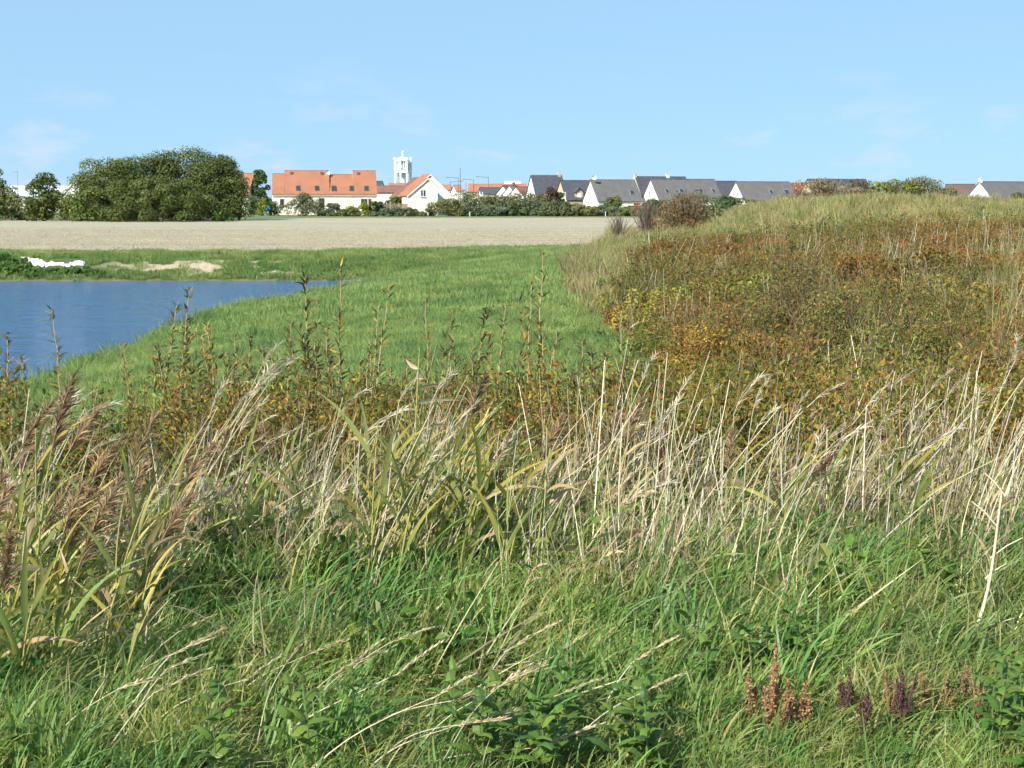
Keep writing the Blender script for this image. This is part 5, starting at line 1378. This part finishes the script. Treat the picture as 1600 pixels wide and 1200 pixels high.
# ------------------------------------------------------------------ docks, purple stems, nettles in the near grass
def dock_mesh(seed, h, pal, br=4, dens=1.0):
    r = np.random.default_rng(seed)
    axes = [np.array([[0, 0, 0], [0.01, 0, h * 0.5], [r.normal(0, 0.02), 0, h]])]
    for b in range(br):
        z0 = h * r.uniform(0.08, 0.45); a = r.random() * 6.28; L = h * r.uniform(0.35, 0.55)
        d = np.array([math.cos(a), math.sin(a), 0]) * 0.24 * L
        axes.append(np.array([[0, 0, z0], d * 0.6 + [0, 0, z0 + L * 0.45], d + [0, 0, z0 + L]]))
    st = join_np([tube(a, [0.005, 0.004, 0.002], 5, pal[0]) for a in axes])
    P = []
    for i, a in enumerate(axes):
        n = int((330 if i == 0 else 150) * dens)
        t = r.uniform(0.3 if i == 0 else 0.2, 1.0, n)
        t = np.floor(t * 22) / 22 + r.normal(0, 0.008, n)
        p = np.stack([np.interp(t, [0, 0.5, 1], a[:, q]) for q in range(3)], 1)
        P.append(p + r.normal(0, 1, (n, 3)) * (0.0105 * (1.2 - t))[:, None])
    P = np.concatenate(P)
    lv = leaves(P, r.normal(size=(len(P), 3)), 0.006 + 0.005 * r.random(len(P)), 0.9, pick(pal, len(P), r, 0.22), r)
    return mesh_np('stem', *st[:2], M['stem'], st[2]), mesh_np('seeds', *lv[:2], M['dock'], lv[2])
RD = [(0.32, 0.15, 0.08), (0.40, 0.22, 0.12), (0.27, 0.11, 0.07), (0.38, 0.27, 0.13), (0.3, 0.28, 0.12)]
PU = [(0.12, 0.06, 0.055), (0.16, 0.08, 0.065), (0.10, 0.06, 0.05)]
BO = [(0.28, 0.17, 0.08), (0.33, 0.22, 0.10), (0.22, 0.15, 0.07), (0.25, 0.25, 0.1)]
for k, (px_, pt, Y, pal, br, lab) in enumerate([
        (1212, 1002, 4.15, RD, 5, 'tallest rust red seeding dock in the near grass'), (1232, 1065, 4.1, RD, 4, 'reddish dock right beside the tallest rust red one'),
        (1265, 1066, 4.15, RD, 3, 'orange red dock leaning outward from the rust red group'), (1182, 1062, 4.2, RD, 1, 'thin rust red dock on the pond side of the rust red group'),
        (1420, 1040, 4.1, PU, 4, 'dark purple seeding dock leaning in the near grass'), (1330, 1085, 4.2, PU, 5, 'bushy dark purple dock between the red and the orange ones'), (1360, 1100, 4.05, PU, 3, 'low purple brown dock beside the bushy purple one'),
        (1400, 1115, 4.15, BO, 2, 'slender orange brown dock next to the purple stems'), (1452, 1064, 4.25, BO, 2, 'slender orange dock standing alone in the near grass'), (1490, 1105, 4.2, BO, 2, 'pair forming orange dock with a pale stem beside it'),
        (1518, 1085, 4.3, BO, 3, 'orange brown dock beside the leafy herbs at the corner'), (1546, 1045, 4.15, BO, 2, 'tall thin orange dock nearest the corner')]):
    T = at(px_, pt, Y); z = h1(T.x, Y)
    s_, q_ = dock_mesh(1100 + k, max(T.z - z, 0.2), pal, br + 1, 0.9 if pal is RD else 0.45)
    t = thing('dock_plant', lab, 'dock', (T.x - 0.02, Y, z), 0, 'seeding docks in the near grass')
    t.rotation_euler = (0.1 * math.sin(k * 2.1), 0.2 * math.sin(k * 1.7 + 0.5), k * 1.3)
    ob('stem', s_, t); ob('seeds', q_, t, kind='stuff')
def herb_leaf(seed, L, w, pal):
    r = np.random.default_rng(seed); one = lambda v: np.array([float(v)])
    v, f, c = ribbons(np.zeros((1, 3)), one(0), one(L), one(0.9), one(0.9), one(w), one(0.0), 6, pick(pal, 1, r, 0.12), None, 'leaf', 0.3, 0.0, r)
    k = np.arange(len(v)).reshape(-1, 3)
    for q in range(1, len(k) - 1):                       # toothed edge
        sft = 0.12 * (1 if q % 2 else -1)
        v[k[q, 0]] += (v[k[q, 0]] - v[k[q, 1]]) * sft; v[k[q, 2]] += (v[k[q, 2]] - v[k[q, 1]]) * sft
    return mesh_np('leaf', v, f, M['herb'], c)
NL = [herb_leaf(1200 + k, 0.07 + 0.008 * (k % 4), 0.036 + 0.004 * (k % 3), [(0.075, 0.16, 0.035), (0.10, 0.19, 0.04), (0.14, 0.23, 0.04)]) for k in range(7)]
nst = [mesh_np('stem', *(lambda q: (q[0], q[1]))(tube([(0, 0, -0.02), (0.01, 0.0, 0.15), (0.0, 0.01, 0.3)], [0.004, 0.003, 0.002], 5)), M['stem'], np.tile(np.array([[0.12, 0.17, 0.05]]), (15, 1))) for _ in range(1)]
rn = random.Random(51)
spots = [(rn.uniform(700, 1010), rn.uniform(1080, 1215)) for _ in range(24)] + [(rn.uniform(1550, 1625), rn.uniform(1080, 1210)) for _ in range(12)] + [(rn.uniform(1060, 1250), rn.uniform(985, 1060)) for _ in range(8)] + [(rn.uniform(20, 700), rn.uniform(1120, 1200)) for _ in range(6)]
for k, (px_, py_) in enumerate(spots):
    g = ground_px(px_, py_ + 40)
    lab = '%s toothed nettle in the nettle patch, straight below %s' % ('front' if py_ > 1150 else 'back', landmark(px_)) if k < 24 else ('%s leafy herb in the corner beside the docks, straight below %s' % ('front' if py_ > 1150 else 'back', landmark(px_)) if k < 36 else ('nettle above the rust red docks, straight below %s' % landmark(px_) if k < 44 else 'small leafy herb in the near grass, straight below %s' % landmark(px_)))
    t = thing('nettle', lab, 'nettle', g, rn.random() * 6.28, 'nettles and leafy herbs in the near grass')
    sc_ = rn.uniform(0.55, 1.0); t.scale = (1, 1, 1)
    ob('stem', nst[0], t, scl=sc_)
    for lv in range(4):
        z_ = (0.1 + 0.063 * lv) * sc_
        for sd in (0, PI):
            ob('leaf', rn.choice(NL), t, (0, 0, z_), (0, rn.gauss(0, 0.15), sd + lv * PI / 2 + rn.gauss(0, 0.2)), (1.15 - 0.16 * lv) * rn.uniform(0.85, 1.2))
